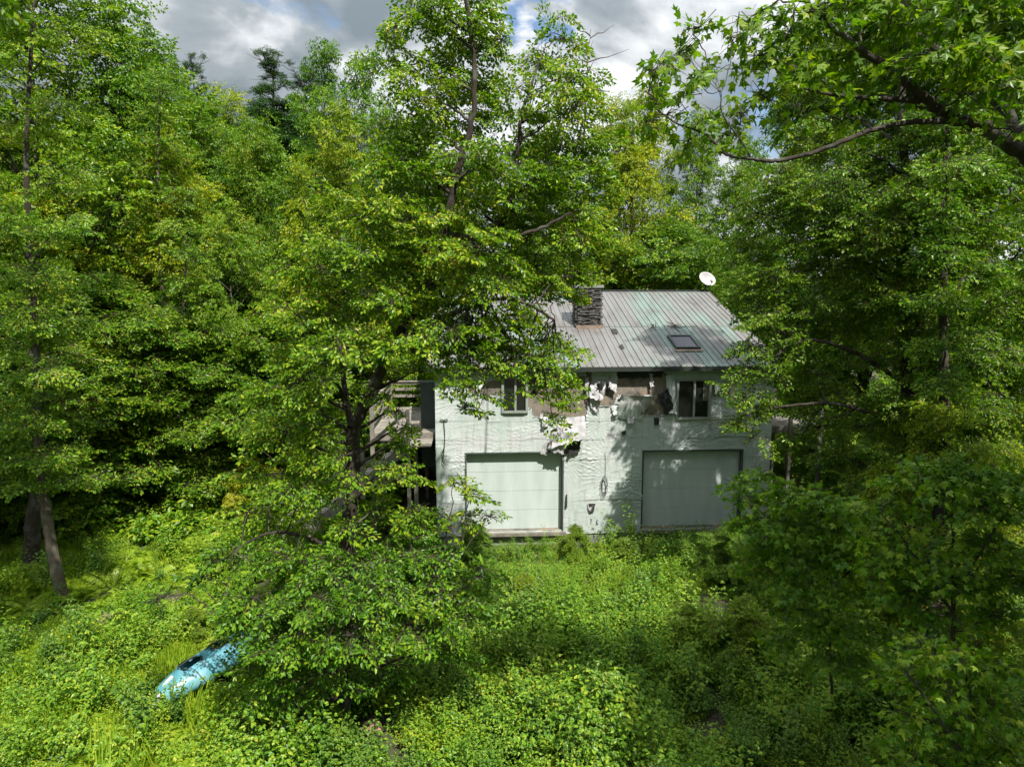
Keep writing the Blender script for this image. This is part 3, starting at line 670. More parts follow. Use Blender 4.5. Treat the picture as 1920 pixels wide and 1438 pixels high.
# weathered deck with stairs at the side of the house, facing the birch
deck = thing('wooden_deck', 'weathered raised wooden deck with stairs at the clump tree side of the house', 'deck', HO, HYAW)
FZ = 3.15
def dk(name, mb, m=M_woodd, par=deck): return link(name, mb.mesh(name, [m]), par)
mb = MB()
for k in range(33): mb.box(-1.95, -.05, .25+k*.145, .25+k*.145+.138, FZ-.03, FZ)
dk('deck_floor', mb)
mb = MB(); mb.box(-1.95, -.05, .20, .245, FZ-.22, FZ+.01); mb.box(-1.99, -1.95, .20, 5.05, FZ-.22, FZ+.01); dk('rim_joist', mb, M_wood)
for (x, y) in ((-.62, .16), (-1.9, .16), (-1.9, 2.6), (-1.9, 5.0), (-.62, 5.0)):
    mb = MB(); mb.box(x-.06, x+.06, y-.06, y+.03, -1.0, FZ+(.95 if x < -1 else .35)); dk('post', mb, M_wood)
mb = MB()
for z in (.45, .70, .92): mb.box(-1.93, -.1, 4.93, 4.97, FZ+z-.07, FZ+z+.03)
mb.box(-2.0, -.1, 4.88, 5.02, FZ+.95, FZ+.985); dk('railing', mb, M_woodd)
mb = MB(); mb.box(-1.97, -1.85, .14, 5.0, FZ+.952, FZ+.99)
for k in range(3): mb.box(-1.915, -1.885, .3, 5.0, FZ+.2+k*.25, FZ+.28+k*.25)
dk('railing', mb, M_woodd)
mb = MB(); mb.box(-.75, -.5, .08, .4, FZ+.30, FZ+.335); mb.box(-.68, -.56, .10, .14, FZ-.25, FZ+.3); dk('newel_cap', mb, M_woodd)
st_ = link('staircase', None, deck); 
mb = MB(); A = Vector((-.75, -.72, FZ-.15)); B = Vector((-4.6, -.72, -.35))
for y in (-.75, .12): mb.beam(A+Vector((0, y+.72, 0)), B+Vector((0, y+.72, 0)), .045, .26)
bpy.data.objects.remove(st_); st_ = dk('staircase', mb, M_wood)
for k in range(15):
    p = A.lerp(B, (k+.5)/15); mb = MB(); mb.box(p.x-.15, p.x+.14, -.72, .10, p.z+.10, p.z+.14); link('tread', mb.mesh('tread', [M_woodd]), st_)
mb = MB(); mb.box(-.9, -.1, -.78, .2, FZ-.20, FZ-.16); mb.beam(A+Vector((0, -.06, 1.0)), B+Vector((0, -.06, 1.0)), .05, .10); mb.beam(A+Vector((0, -.06, .55)), B+Vector((0, -.06, .55)), .04, .09); link('handrail', mb.mesh('handrail', [M_woodd]), st_)
for k in (0.0, .34, .67, 1.0):
    p = A.lerp(B, k); mb = MB(); mb.box(p.x-.05, p.x+.05, -.86, -.77, p.z-.4-(2.8 if k == 0 else 0), p.z+1.05); link('baluster_post', mb.mesh('baluster_post', [M_wood]), st_)
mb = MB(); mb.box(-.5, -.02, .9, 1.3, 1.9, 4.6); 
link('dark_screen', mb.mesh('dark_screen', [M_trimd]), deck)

porch = thing('porch_deck', 'small grey wooden porch deck on posts at the shaded gable side', 'deck', HO, HYAW)
mb = MB()
for k in range(16): mb.box(HW+.03, HW+1.9-.02*k, .5+k*.145, .5+k*.145+.135, FZ+.0, FZ+.03)
dk('deck_floor', mb, M_woodd, porch)
mb = MB(); mb.box(HW+.03, HW+1.9, .45, .495, FZ-.2, FZ+.03); dk('rim_joist', mb, M_wood, porch)
for (x, y, h) in ((HW+.16, .45, 0), (HW+.82, .45, .5), (HW+1.8, .45, .9), (HW+1.3, 2.7, .9)):
    mb = MB(); mb.box(x-.05, x+.05, y-.06, y+.04, -1.0, FZ+h); dk('post', mb, M_wood, porch)
mb = MB(); mb.beam((HW+.85, .5, FZ+.45), (HW+1.85, .5, FZ+.15), .04, .09); dk('fallen_rail', mb, M_woodd, porch)

# fallen twigs on the roof
for (px, py, s, lab) in ((1228, 612, 0, 'bare forked twig lying on the roof seam, the one nearer the chimney'), (1262, 612, 1, 'thick tangle of dead twigs lying on the roof above the skylight')):
    x, y = roof_xy(px, py, .03); r = np.random.default_rng(40+s); mb = MB(); root = HM @ RMf @ Vector((x, y, .04))
    for k in range(7+4*s):
        a = r.uniform(0, 2*pi); l = r.uniform(.15, .5); p1 = np.array([cos(a)*l, sin(a)*l, r.uniform(0, .09)]); mb.add(*tube(curve_pts([(r.normal(0, .08), r.normal(0, .08), .02), tuple(p1*.5+r.normal(0, .03, 3)), tuple(p1)], 6, .01), [.012, .010, .009, .008, .006, .003], 4))
    o = link('fallen_twig', mb.mesh('fallen_twig', [M_bark]), None, root); o.matrix_world = (HM @ RMf @ Matrix.Translation((x, y, .035))); o['label'] = lab; o['category'] = 'twig'; o['group'] = 'twigs fallen on the roof'

# ------------------------------------------------------------------ large trees modelled one by one
def hero_tree(name, label, stems, blobs, seed, sprays, leafm, bark, Ydef, n_per_m2=42, cat='tree', tint=(1, 1, 1), base_xy=None, trunk_ref=None, group=None, limb_r=.045, twk=1.0, reach=1.0, droop=.15):
    """stems: (list of (px,py,Y), r0, r1). blobs: (px, py, rpx, rpy, dY, density)"""
    rng = np.random.default_rng(seed); mb = MB(); paths = []
    for pts, r0, r1 in stems:
        P = curve_pts([tuple(at(*p)) for p in pts], 6*len(pts), min(.012, r0*.12), rng); R_ = np.linspace(r0, r1, len(P)); mb.add(*tube(P, R_, 9)); paths.append((P, R_))
    allP = np.concatenate([p for p, _ in paths]); allR = np.concatenate([r for _, r in paths])
    B = []
    for (px, py, rx, ry, dY, den) in blobs:
        Y = Ydef+dY; c = np.array(at(px, py, Y)); k = Y/FPX
        B.append((c, rx*k*1.05, max(.35, min(rx*k*.9, 1.5)), ry*k*1.5, den*n_per_m2*pi*rx*k*ry*k))
        d = allP-c; cost = np.hypot(d[:, 0], d[:, 1])+np.abs(d[:, 2]+np.hypot(d[:, 0], d[:, 1])*.45)*1.2; i = int(np.argmin(cost)); s = allP[i]
        ln = np.linalg.norm(s-c)
        if ln > .25:
            mid = s*.5+c*.5+np.array([0, 0, .06*ln])+rng.normal(0, .05*ln, 3); lp = curve_pts([s, mid, c], 9, .02, rng); mb.add(*tube(lp, np.linspace(min(allR[i]*.6, limb_r), .008, 9), 5))
        for _ in range(9):
            q = c+rng.uniform(-1, 1, 3)*np.array([rx*k, min(rx*k, 1.4), ry*k])*.8; mb.add(*tube(curve_pts([c, (c+q)/2+rng.normal(0, .05, 3), q], 5), np.array([.012, .010, .007, .005, .002])*twk, 3))
    ref = trunk_ref or tuple(paths[0][0].mean(0)[:2])
    P, X, Z, Sc = blob_sprays(B, ref, rng, droop=droop)
    base = Vector(tuple(paths[0][0][0])); root = thing(name, label, cat, base, 0, group)
    t1 = mb.mesh('trunk', [bark], True); t1.transform(Matrix.Translation(-base)); o1 = link('trunk', t1, root)
    c1 = place_sprays(sprays, P, X, Z, Sc, rng, [leafm, M_twig], 'crown'); c1.transform(Matrix.Translation(-base)); o2 = link('crown', c1, root); o2.color = (*tint, 1)
    return root
def gpt(px, Y):                                        # where pixel column px at depth Y meets the ground, as (px,py,Y)
    p = at(px, 700, Y); z = float(gz(p.x, Y)); 
    py = 719-FPX*math.tan(math.atan2(z-CAM_Z, Y)+PITCH); return (px, py+6, Y)

hero_tree('clump_birch', 'tall clump tree with dark forked trunks standing before the house and screening its chimney side',
  [([(700, 1350, 12.6), (672, 1190, 12.8), (650, 1040, 13), (660, 900, 13), (662, 800, 13)], .18, .135),
   ([(662, 800, 13), (700, 730, 13.1), (738, 640, 13.1), (790, 560, 13), (835, 440, 12.8), (855, 330, 12.7), (885, 230, 12.6), (890, 110, 12.6), (870, -20, 12.5)], .125, .03),
   ([(650, 960, 12.9), (668, 850, 13.0), (655, 780, 13.2), (640, 690, 13.6), (610, 600, 14), (560, 520, 14.2)], .10, .015),
   ([(790, 560, 13), (870, 480, 13.1), (950, 400, 13), (968, 310, 12.9), (978, 220, 12.9), (1010, 120, 13)], .085, .02),
   ([(735, 645, 13.1), (800, 610, 12.6), (870, 580, 12.3), (960, 560, 12), (1040, 600, 11.9)], .06, .02),
   ([(835, 440, 12.8), (930, 450, 12.3), (1010, 430, 12), (1070, 400, 12)], .06, .02),
   ([(672, 1190, 12.8), (700, 1130, 12.4), (800, 1080, 12), (880, 1100, 11.8)], .05, .02),
   ([(650, 1040, 13), (580, 1010, 12.6), (500, 1000, 12.3), (400, 1060, 12)], .05, .015)],
  [(860, 50, 85, 62, 0, .8), (800, 20, 60, 40, -.5, .7), (745, 50, 32, 26, 0, .8), (745, 120, 45, 28, .3, .8), (880, 140, 75, 50, .6, .75), (800, 170, 70, 40, -.6, .8), (940, 75, 38, 30, 0, .5), (918, 20, 40, 30, .4, .5),
   (1058, 70, 34, 40, .4, .65), (1085, 140, 46, 40, 0, .7), (1020, 120, 45, 32, .6, .6), (1000, 180, 55, 36, -.4, .6), (1080, 200, 56, 40, -.6, .75), (1120, 170, 30, 24, .2, .6),
   (980, 260, 70, 40, .6, .65), (860, 230, 85, 42, .5, .8), (780, 250, 75, 40, 0, .8), (1070, 270, 70, 40, 0, .9), (900, 310, 80, 40, -.8, .8), (800, 340, 95, 44, .8, 1), (740, 310, 60, 36, -.5, .9),
   (1000, 340, 90, 45, -.6, 1), (1090, 350, 65, 45, .8, 1), (900, 390, 110, 46, .8, 1), (770, 410, 100, 46, -.6, 1), (680, 400, 80, 45, .9, 1), (1010, 420, 85, 45, .4, 1), (1090, 440, 55, 46, -.2, 1),
   (900, 470, 100, 44, -1, 1), (790, 490, 95, 44, .5, 1), (690, 480, 100, 44, -.5, 1), (600, 500, 85, 42, .3, 1), (1000, 500, 90, 36, .8, 1), (1080, 515, 60, 26, -.3, 1), (930, 540, 90, 30, -.6, 1), (1030, 550, 60, 20, .2, .9),
   (840, 560, 90, 34, .2, 1), (740, 565, 90, 36, -.8, 1), (640, 570, 95, 38, .4, 1), (560, 590, 80, 34, -.5, 1), (960, 590, 75, 22, -.6, .85), (860, 610, 75, 24, -1, 1), (900, 650, 90, 24, -.3, .85), (1000, 640, 70, 24, .4, .85), (1050, 660, 40, 20, -.4, .9),
   (920, 690, 85, 20, -.8, .8), (1020, 695, 65, 20, -.7, .9), (1065, 715, 34, 18, -.4, .9), (1000, 735, 60, 12, -.6, .7), (1050, 760, 32, 10, -.6, .7), (1035, 782, 18, 8, -.6, .7), (880, 715, 50, 14, -.9, .7), (905, 745, 32, 12, -.8, .6), (870, 765, 20, 8, -.8, .5),
   (760, 640, 75, 26, -1, 1), (660, 650, 100, 34, -.9, 1), (560, 670, 80, 30, 0, 1), (585, 715, 60, 24, -.6, .9), (540, 730, 75, 28, -.6, .9), (790, 690, 30, 18, .6, .7), (590, 765, 50, 24, .6, .8), (530, 810, 80, 30, 0, .9),
   (570, 855, 60, 28, -.3, .9), (725, 880, 36, 22, .8, .7), (500, 890, 80, 26, .2, .7), (750, 900, 50, 26, -.8, .8), (560, 930, 90, 30, -.6, .9), (710, 955, 46, 24, .8, .7), (780, 960, 48, 26, -.5, .8),
   (850, 905, 45, 9, -.6, .8), (880, 925, 40, 7, -.6, .6), (880, 965, 60, 9, -.7, .8), (920, 968, 30, 6, -.7, .7), (850, 990, 55, 12, -.6, .8), (470, 960, 90, 22, 0, .7), (530, 1000, 90, 26, .3, .9), (655, 1000, 44, 20, -.8, .5), (665, 900, 36, 16, -.8, .4), (640, 855, 30, 14, -.8, .5), (720, 740, 34, 16, -.8, .4), (870, 600, 60, 24, -.2, 1), (865, 650, 60, 26, -.4, 1), (940, 620, 60, 20, -.5, .9), (990, 665, 60, 20, -.7, .8), (930, 670, 60, 22, -.3, .9), (745, 770, 30, 14, .4, .6), (745, 830, 40, 20, .3, .8), (760, 800, 26, 12, .2, .5), (585, 810, 44, 24, -.2, .8)],
  21, SP_BEECH, M_beech, M_bark, 13.0, n_per_m2=39, cat='tree', tint=(1.12, 1.08, .9))

hero_tree('spreading_understory_tree', 'low wide tree with drooping leafy boughs growing at the foot of the dark forked trunk',
  [([(640, 1400, 11.6), (655, 1250, 11.6), (640, 1120, 11.6), (600, 1060, 11.5)], .09, .03), ([(655, 1250, 11.6), (740, 1150, 11.3), (840, 1120, 11.1)], .05, .02), ([(650, 1240, 11.6), (540, 1170, 11.2), (420, 1150, 11)], .05, .02)],
  [(440, 1040, 90, 22, .6, .9), (365, 1085, 60, 12, .2, .7), (560, 1050, 100, 30, .3, 1), (670, 1060, 90, 28, 0, 1), (780, 1040, 90, 28, .4, 1), (300, 1120, 50, 12, 0, .7),
   (480, 1120, 100, 30, -.3, 1), (600, 1120, 100, 30, -.5, 1), (720, 1115, 90, 30, -.4, 1), (830, 1110, 80, 28, 0, 1), (900, 1080, 50, 24, .3, .9), (880, 1150, 55, 24, -.2, .9),
   (495, 1165, 60, 24, -.3, 1), (540, 1190, 95, 30, -.6, 1), (660, 1190, 90, 26, -.7, .9), (780, 1180, 90, 28, -.4, 1), (510, 1240, 66, 28, -.2, 1), (600, 1260, 85, 26, -.3, .8), (520, 1295, 80, 26, -.1, .8), (740, 1250, 60, 20, .2, .6), (470, 1246, 36, 14, .2, .7), (840, 1220, 60, 22, .2, .8), (455, 1350, 50, 16, -.1, .8), (560, 1350, 90, 20, 0, .7)],
  22, SP_BEECH, M_beech, M_bark, 11.4, n_per_m2=46, tint=(.82, .92, .9))

hero_tree('beech_tree', 'dark leafy tree whose lower boughs reach across the gable end corner of the house',
  [([(1690, 1085, 16.2), (1700, 1000, 16), (1712, 880, 16), (1700, 720, 16), (1690, 560, 16), (1700, 380, 16), (1690, 200, 16), (1700, 0, 16), (1700, -160, 16)], .2, .04),
   ([(1700, 720, 16), (1600, 660, 15.7), (1500, 640, 15.5), (1420, 700, 15.3)], .06, .02), ([(1700, 800, 16), (1580, 760, 15.4), (1480, 760, 15.2), (1390, 780, 15.2)], .05, .015)],
  [(1400, 560, 45, 26, .4, .9), (1450, 520, 70, 34, 0, 1), (1430, 600, 55, 28, -.3, 1), (1400, 470, 50, 30, 1, .8), (1500, 580, 70, 36, 0, 1), (1470, 650, 60, 28, -.3, 1), (1410, 655, 34, 14, -.5, .9), (1420, 700, 60, 18, -.6, 1), (1375, 722, 34, 9, -.6, .8), (1400, 745, 50, 14, -.6, .9), (1385, 790, 52, 10, -.7, .8), (1410, 818, 40, 8, -.7, .6), (1440, 760, 40, 14, -.4, .8),
   (1560, 500, 80, 40, .4, 1), (1570, 600, 80, 36, .3, .8), (1640, 560, 80, 40, -.5, 1), (1500, 440, 80, 40, 0, 1), (1420, 400, 50, 34, .6, .8), (1620, 440, 90, 44, -.6, 1), (1540, 370, 90, 44, -.3, 1), (1450, 340, 50, 36, .3, .9), (1720, 400, 90, 46, -.8, 1), (1640, 330, 90, 46, .4, 1), (1750, 520, 80, 40, -.8, 1), (1840, 440, 90, 46, -.4, 1), (1880, 560, 80, 44, 0, 1), (1800, 340, 90, 46, 0, 1),
   (1540, 270, 80, 44, .6, 1), (1470, 210, 45, 36, 2.2, .8), (1650, 220, 90, 44, 1.4, 1), (1760, 240, 90, 46, -.3, 1), (1870, 300, 90, 46, -.5, 1), (1560, 170, 80, 44, 1.2, 1), (1500, 90, 60, 40, 1.7, .8), (1660, 110, 90, 46, 0.8999999999999999, 1), (1780, 130, 90, 46, .2, 1), (1890, 180, 80, 46, 0, 1), (1580, 50, 80, 40, 1.7999999999999998, .9), (1720, 20, 90, 40, 0, 1), (1860, 50, 90, 46, .3, 1), (1640, -40, 90, 40, 1.2, 1), (1780, -60, 90, 40, 0, 1),
   (1740, 620, 80, 36, -.6, 1), (1820, 660, 80, 34, -.8, 1), (1900, 680, 60, 36, -.5, 1), (1640, 680, 70, 22, .2, .6), (1760, 700, 70, 30, -.8, .9), (1700, 770, 70, 30, -.6, .9), (1800, 760, 80, 32, -.9, 1), (1890, 780, 70, 30, -.5, 1), (1620, 800, 60, 24, .2, .8), (1540, 740, 50, 14, .2, .5), (1570, 850, 60, 20, .5, .7), (1720, 850, 70, 24, -.8, .9), (1830, 840, 70, 24, -.4, .8), (1500, 770, 44, 16, .1, .7), (1490, 830, 40, 18, .2, .7), (1540, 800, 50, 22, .2, .9), (1530, 700, 50, 24, .2, .9), (1600, 740, 60, 26, 0, .9)],
  23, SP_BEECH, M_beech, M_bark, 16.0, n_per_m2=36, tint=(.82, .82, .75))

hero_tree('overhanging_maple', 'big-leaved maple reaching in above the roof on long dark lichen-spotted limbs',
  [([(2330, 1900, 7.6), (2300, 900, 7.8), (2200, 520, 7.8), (2050, 380, 7.7)], .20, .10),
   ([(2050, 380, 7.7), (1920, 290, 7.5), (1850, 245, 7.4), (1790, 222, 7.3), (1740, 190, 7.2), (1690, 145, 7.1), (1620, 95, 7.0), (1560, 50, 7.0), (1490, -10, 7)], .085, .016),
   ([(1930, 290, 7.5), (1890, 215, 7.7), (1840, 170, 7.8), (1790, 125, 7.9), (1740, 80, 8), (1680, 45, 8.1), (1600, 15, 8.2), (1590, -20, 8.2)], .06, .015),
   ([(1800, 228, 7.3), (1740, 228, 7.1), (1690, 232, 7.0), (1630, 246, 6.9), (1580, 266, 6.8), (1530, 284, 6.8), (1480, 298, 6.8), (1440, 302, 6.8), (1408, 298, 6.8)], .030, .017),
   ([(1408, 298, 6.8), (1362, 290, 6.8), (1340, 268, 6.85), (1320, 250, 6.9), (1270, 232, 6.9), (1230, 205, 6.9)], .017, .007),
   ([(1408, 296, 6.8), (1390, 265, 6.7), (1355, 215, 6.7), (1352, 175, 6.7)], .009, .005),
   ([(1725, 190, 7.2), (1640, 185, 7.1), (1560, 178, 7), (1500, 165, 7)], .03, .010),
   ([(1930, 250, 7.6), (1990, 120, 7.8), (2000, -60, 8)], .08, .05)],
  [(1230, 130, 36, 30, -.2, .75), (1275, 95, 34, 26, .2, .5), (1290, 165, 50, 24, 0, .75), (1215, 175, 24, 18, .1, .6), (1340, 140, 44, 22, .2, .6), (1250, 215, 50, 18, 0, .7), (1330, 215, 40, 20, .2, .6), (1215, 240, 24, 14, .1, .6), (1290, 265, 44, 16, .1, .7), (1370, 250, 26, 14, 0, .6), (1300, 55, 18, 12, .2, .4),
   (1400, 40, 45, 34, .3, .8), (1370, 70, 26, 18, 0, .6), (1420, 105, 50, 28, .1, .8), (1480, 60, 60, 36, 0, 1), (1540, 20, 60, 36, 0, .9), (1500, 130, 60, 26, -.2, .9), (1560, 100, 60, 34, .4, .9), (1430, 180, 50, 22, .1, .8), (1390, 215, 30, 12, 0, .6), (1500, 195, 56, 22, .2, .7),
   (1640, 60, 80, 40, .4, 1), (1700, 10, 90, 40, -.2, 1), (1800, 30, 90, 44, .2, 1), (1890, 40, 70, 46, 0, 1), (1640, 150, 70, 32, .5, .8), (1750, 110, 80, 34, -.3, 1), (1850, 110, 80, 34, -.3, 1), (1700, 190, 60, 20, .5, .6), (1900, 160, 60, 30, -.3, .8), (1610, 0, 70, 30, .3, 1), (1850, -30, 120, 40, 0, 1), (1650, -50, 120, 40, 0, 1), (1560, 220, 60, 12, .4, .4), (1800, 180, 60, 20, -.2, .5), (1900, 245, 40, 20, -.3, .5)],
  24, SP_MAPLE, M_maple, M_bark, 7.0, n_per_m2=62, tint=(1.05, 1.0, .9), limb_r=.012, twk=.45)

def blob_grid(x0, x1, y0f, y1, step, rx, ry, dY, den, seed):
    r = np.random.default_rng(seed); out = []
    y = y1
    while y > -9999:
        any_ = False; x = x0
        while x < x1:
            if y > y0f(x): out.append((x+r.normal(0, 12), y+r.normal(0, 8), rx, ry, r.uniform(-dY, dY), den)); any_ = True
            x += step
        y -= step*.42
        if not any_: break
    return out
hero_tree('maple_sapling', 'young maple with layered star-shaped leaves standing in shade beyond the second garage door',
  [([(1560, 1300, 10.4), (1555, 1180, 10.4), (1550, 1050, 10.4), (1540, 930, 10.4)], .022, .010), ([(1555, 1150, 10.4), (1470, 1000, 10.2), (1400, 940, 10.1)], .02, .008), ([(1550, 1120, 10.4), (1640, 1020, 10.2), (1720, 980, 10)], .02, .008)],
  [(1385, 905, 34, 12, 0, .7), (1400, 935, 44, 16, 0, .8), (1430, 890, 34, 14, .2, .6), (1470, 930, 55, 20, 0, .8), (1420, 980, 60, 22, -.2, .9), (1540, 940, 60, 24, 0, .8), (1500, 990, 70, 24, .1, .9), (1590, 990, 70, 26, -.2, .9), (1460, 1030, 70, 24, 0, .9), (1550, 1045, 70, 26, .2, .9), (1640, 1040, 60, 24, 0, .9), (1430, 1080, 60, 20, -.2, .8), (1520, 1095, 70, 22, -.3, .8), (1620, 1095, 60, 22, -.3, .8), (1480, 1140, 60, 16, -.2, .5), (1470, 1195, 60, 20, 0, .6), (1560, 1175, 60, 24, -.3, .8), (1570, 1235, 60, 22, -.3, .7), (1640, 1180, 60, 20, 0, .7)],
  25, SP_MAPLE, M_maple, M_bark, 10.3, n_per_m2=110, tint=(.85, .95, .9), limb_r=.010, twk=.5, cat='sapling', group='young maples in the shade of the big maple')
hero_tree('maple_sapling', 'young maple with a broad flat-layered crown under the overhanging maple limb, taller than its neighbours',
  [([(1790, 1420, 8.4), (1790, 1250, 8.5), (1785, 1050, 8.6), (1790, 880, 8.7)], .045, .012), ([(1788, 1150, 8.5), (1700, 1020, 8.3), (1650, 960, 8.2)], .02, .008), ([(1788, 1120, 8.5), (1860, 1000, 8.3), (1910, 930, 8.2)], .02, .008)],
  [(1690, 900, 60, 20, 0, .8), (1780, 880, 70, 22, .2, .9), (1870, 890, 70, 24, 0, .9), (1660, 950, 60, 20, .2, .8), (1850, 950, 70, 26, -.2, .9), (1660, 1010, 60, 24, 0, .9), (1740, 1060, 80, 26, -.2, .9), (1850, 1020, 70, 26, -.1, 1), (1900, 1080, 60, 26, 0, 1), (1810, 1090, 70, 26, .1, .9), (1700, 1120, 70, 22, 0, .8), (1640, 1070, 60, 22, .2, .8), (1880, 1150, 60, 22, 0, .8), (1780, 1150, 50, 16, -.2, .5)],
  26, SP_MAPLE, M_maple, M_bark, 8.5, n_per_m2=110, tint=(.85, .95, .85), limb_r=.010, twk=.5, cat='sapling', group='young maples in the shade of the big maple')
hero_tree('maple_sapling', 'lowest young maple with the biggest pale leaves, just above the shaded ferns',
  [([(1860, 1700, 6.6), (1850, 1500, 6.7), (1830, 1350, 6.8), (1800, 1230, 6.8)], .035, .012), ([(1850, 1480, 6.7), (1750, 1330, 6.7), (1700, 1260, 6.7)], .018, .007)],
  [(1730, 1210, 50, 22, 0, .7), (1700, 1270, 50, 22, .1, .8), (1800, 1230, 60, 26, 0, .8), (1880, 1250, 60, 28, 0, .9), (1760, 1290, 70, 28, -.1, .9), (1850, 1320, 70, 30, -.1, .9), (1710, 1340, 60, 26, 0, .9), (1790, 1370, 70, 28, .1, .9), (1890, 1400, 60, 30, 0, .9), (1700, 1410, 70, 26, .1, .8), (1800, 1430, 80, 26, 0, .9)],
  27, SP_MAPLE, M_maple, M_bark, 6.8, n_per_m2=85, tint=(.9, 1.0, .95), limb_r=.010, twk=.5, cat='sapling', group='young maples in the shade of the big maple')

# ------------------------------------------------------------------ the wood: each tree placed as a copy of one of a few grown kinds
KINDS = {
 'maple_tree': [gen_tree('oval_a', 51, 18, 4.3, .16, 74, 34, SP_FAR, M_leaf, M_bark), gen_tree('oval_b', 52, 17, 3.9, .22, 66, 26, SP_ROUND, M_leaf, M_barklt)],
 'birch_tree': [gen_tree('column_a', 53, 18, 2.6, .25, 62, 28, SP_FAR, M_leaf, M_barklt, 'column')],
 'spruce_tree': [gen_tree('cone_a', 54, 17, 3.0, .10, 170, 95, SP_CON, M_conifer, M_bark, 'cone', layer=.5)],
 'understory_tree': [gen_tree('under_a', 55, 8, 3.0, .12, 42, 48, SP_MID, M_beech, M_bark, layer=.42), gen_tree('under_b', 56, 7, 2.8, .10, 38, 48, SP_MID, M_beech, M_barklt, layer=.4)],
 'high_crowned_maple': [gen_tree('high_a', 59, 17.5, 3.3, .66, 34, 34, SP_FAR, M_leaf, M_bark)],
 'shrub': [gen_tree('shrub_a', 57, 3.0, 1.7, .12, 22, 46, SP_BUSH, M_forb, M_bark, r0=.03, lean=.1), gen_tree('shrub_b', 58, 2.4, 1.4, .12, 20, 46, SP_BUSH, M_beech, M_bark, r0=.025, lean=.1)],
}
YG, LG, MG, DG, BG = (1.75, 1.25, .8), (1.25, 1.12, .9), (1., 1., 1.), (.80, .88, .8), (.95, 1.02, 1.0)
def tree(kind, var, px, Y, top, tint, label, rz=0., sxy=1., group=None, cat=None):
    """px column at depth Y, top: photo row of the crown's top"""
    tm, cm = KINDS[kind][var]; p = at(px, 700, Y); z = float(gz(p.x, Y)); H = at(px, top, Y).z-z
    Hk = {'maple_tree': (18.4, 17.4), 'birch_tree': (18.3,), 'spruce_tree': (17.2,), 'understory_tree': (8.4, 7.4), 'shrub': (3.2, 2.6)}[kind][var]; s = H/Hk
    root = thing(kind, label, cat or kind.replace('_', ' ').replace('understory tree', 'tree'), (p.x, Y, z), rz, group)
    root.scale = (s*sxy, s*sxy, s)
    link('trunk', tm, root); o = link('crown', cm, root); o.color = (*tint, 1)
    return root
GW = 'trees of the wood on the kayak side'; GB = 'trees of the wood behind the house'; GR = 'trees of the wood beyond the shaded gable'
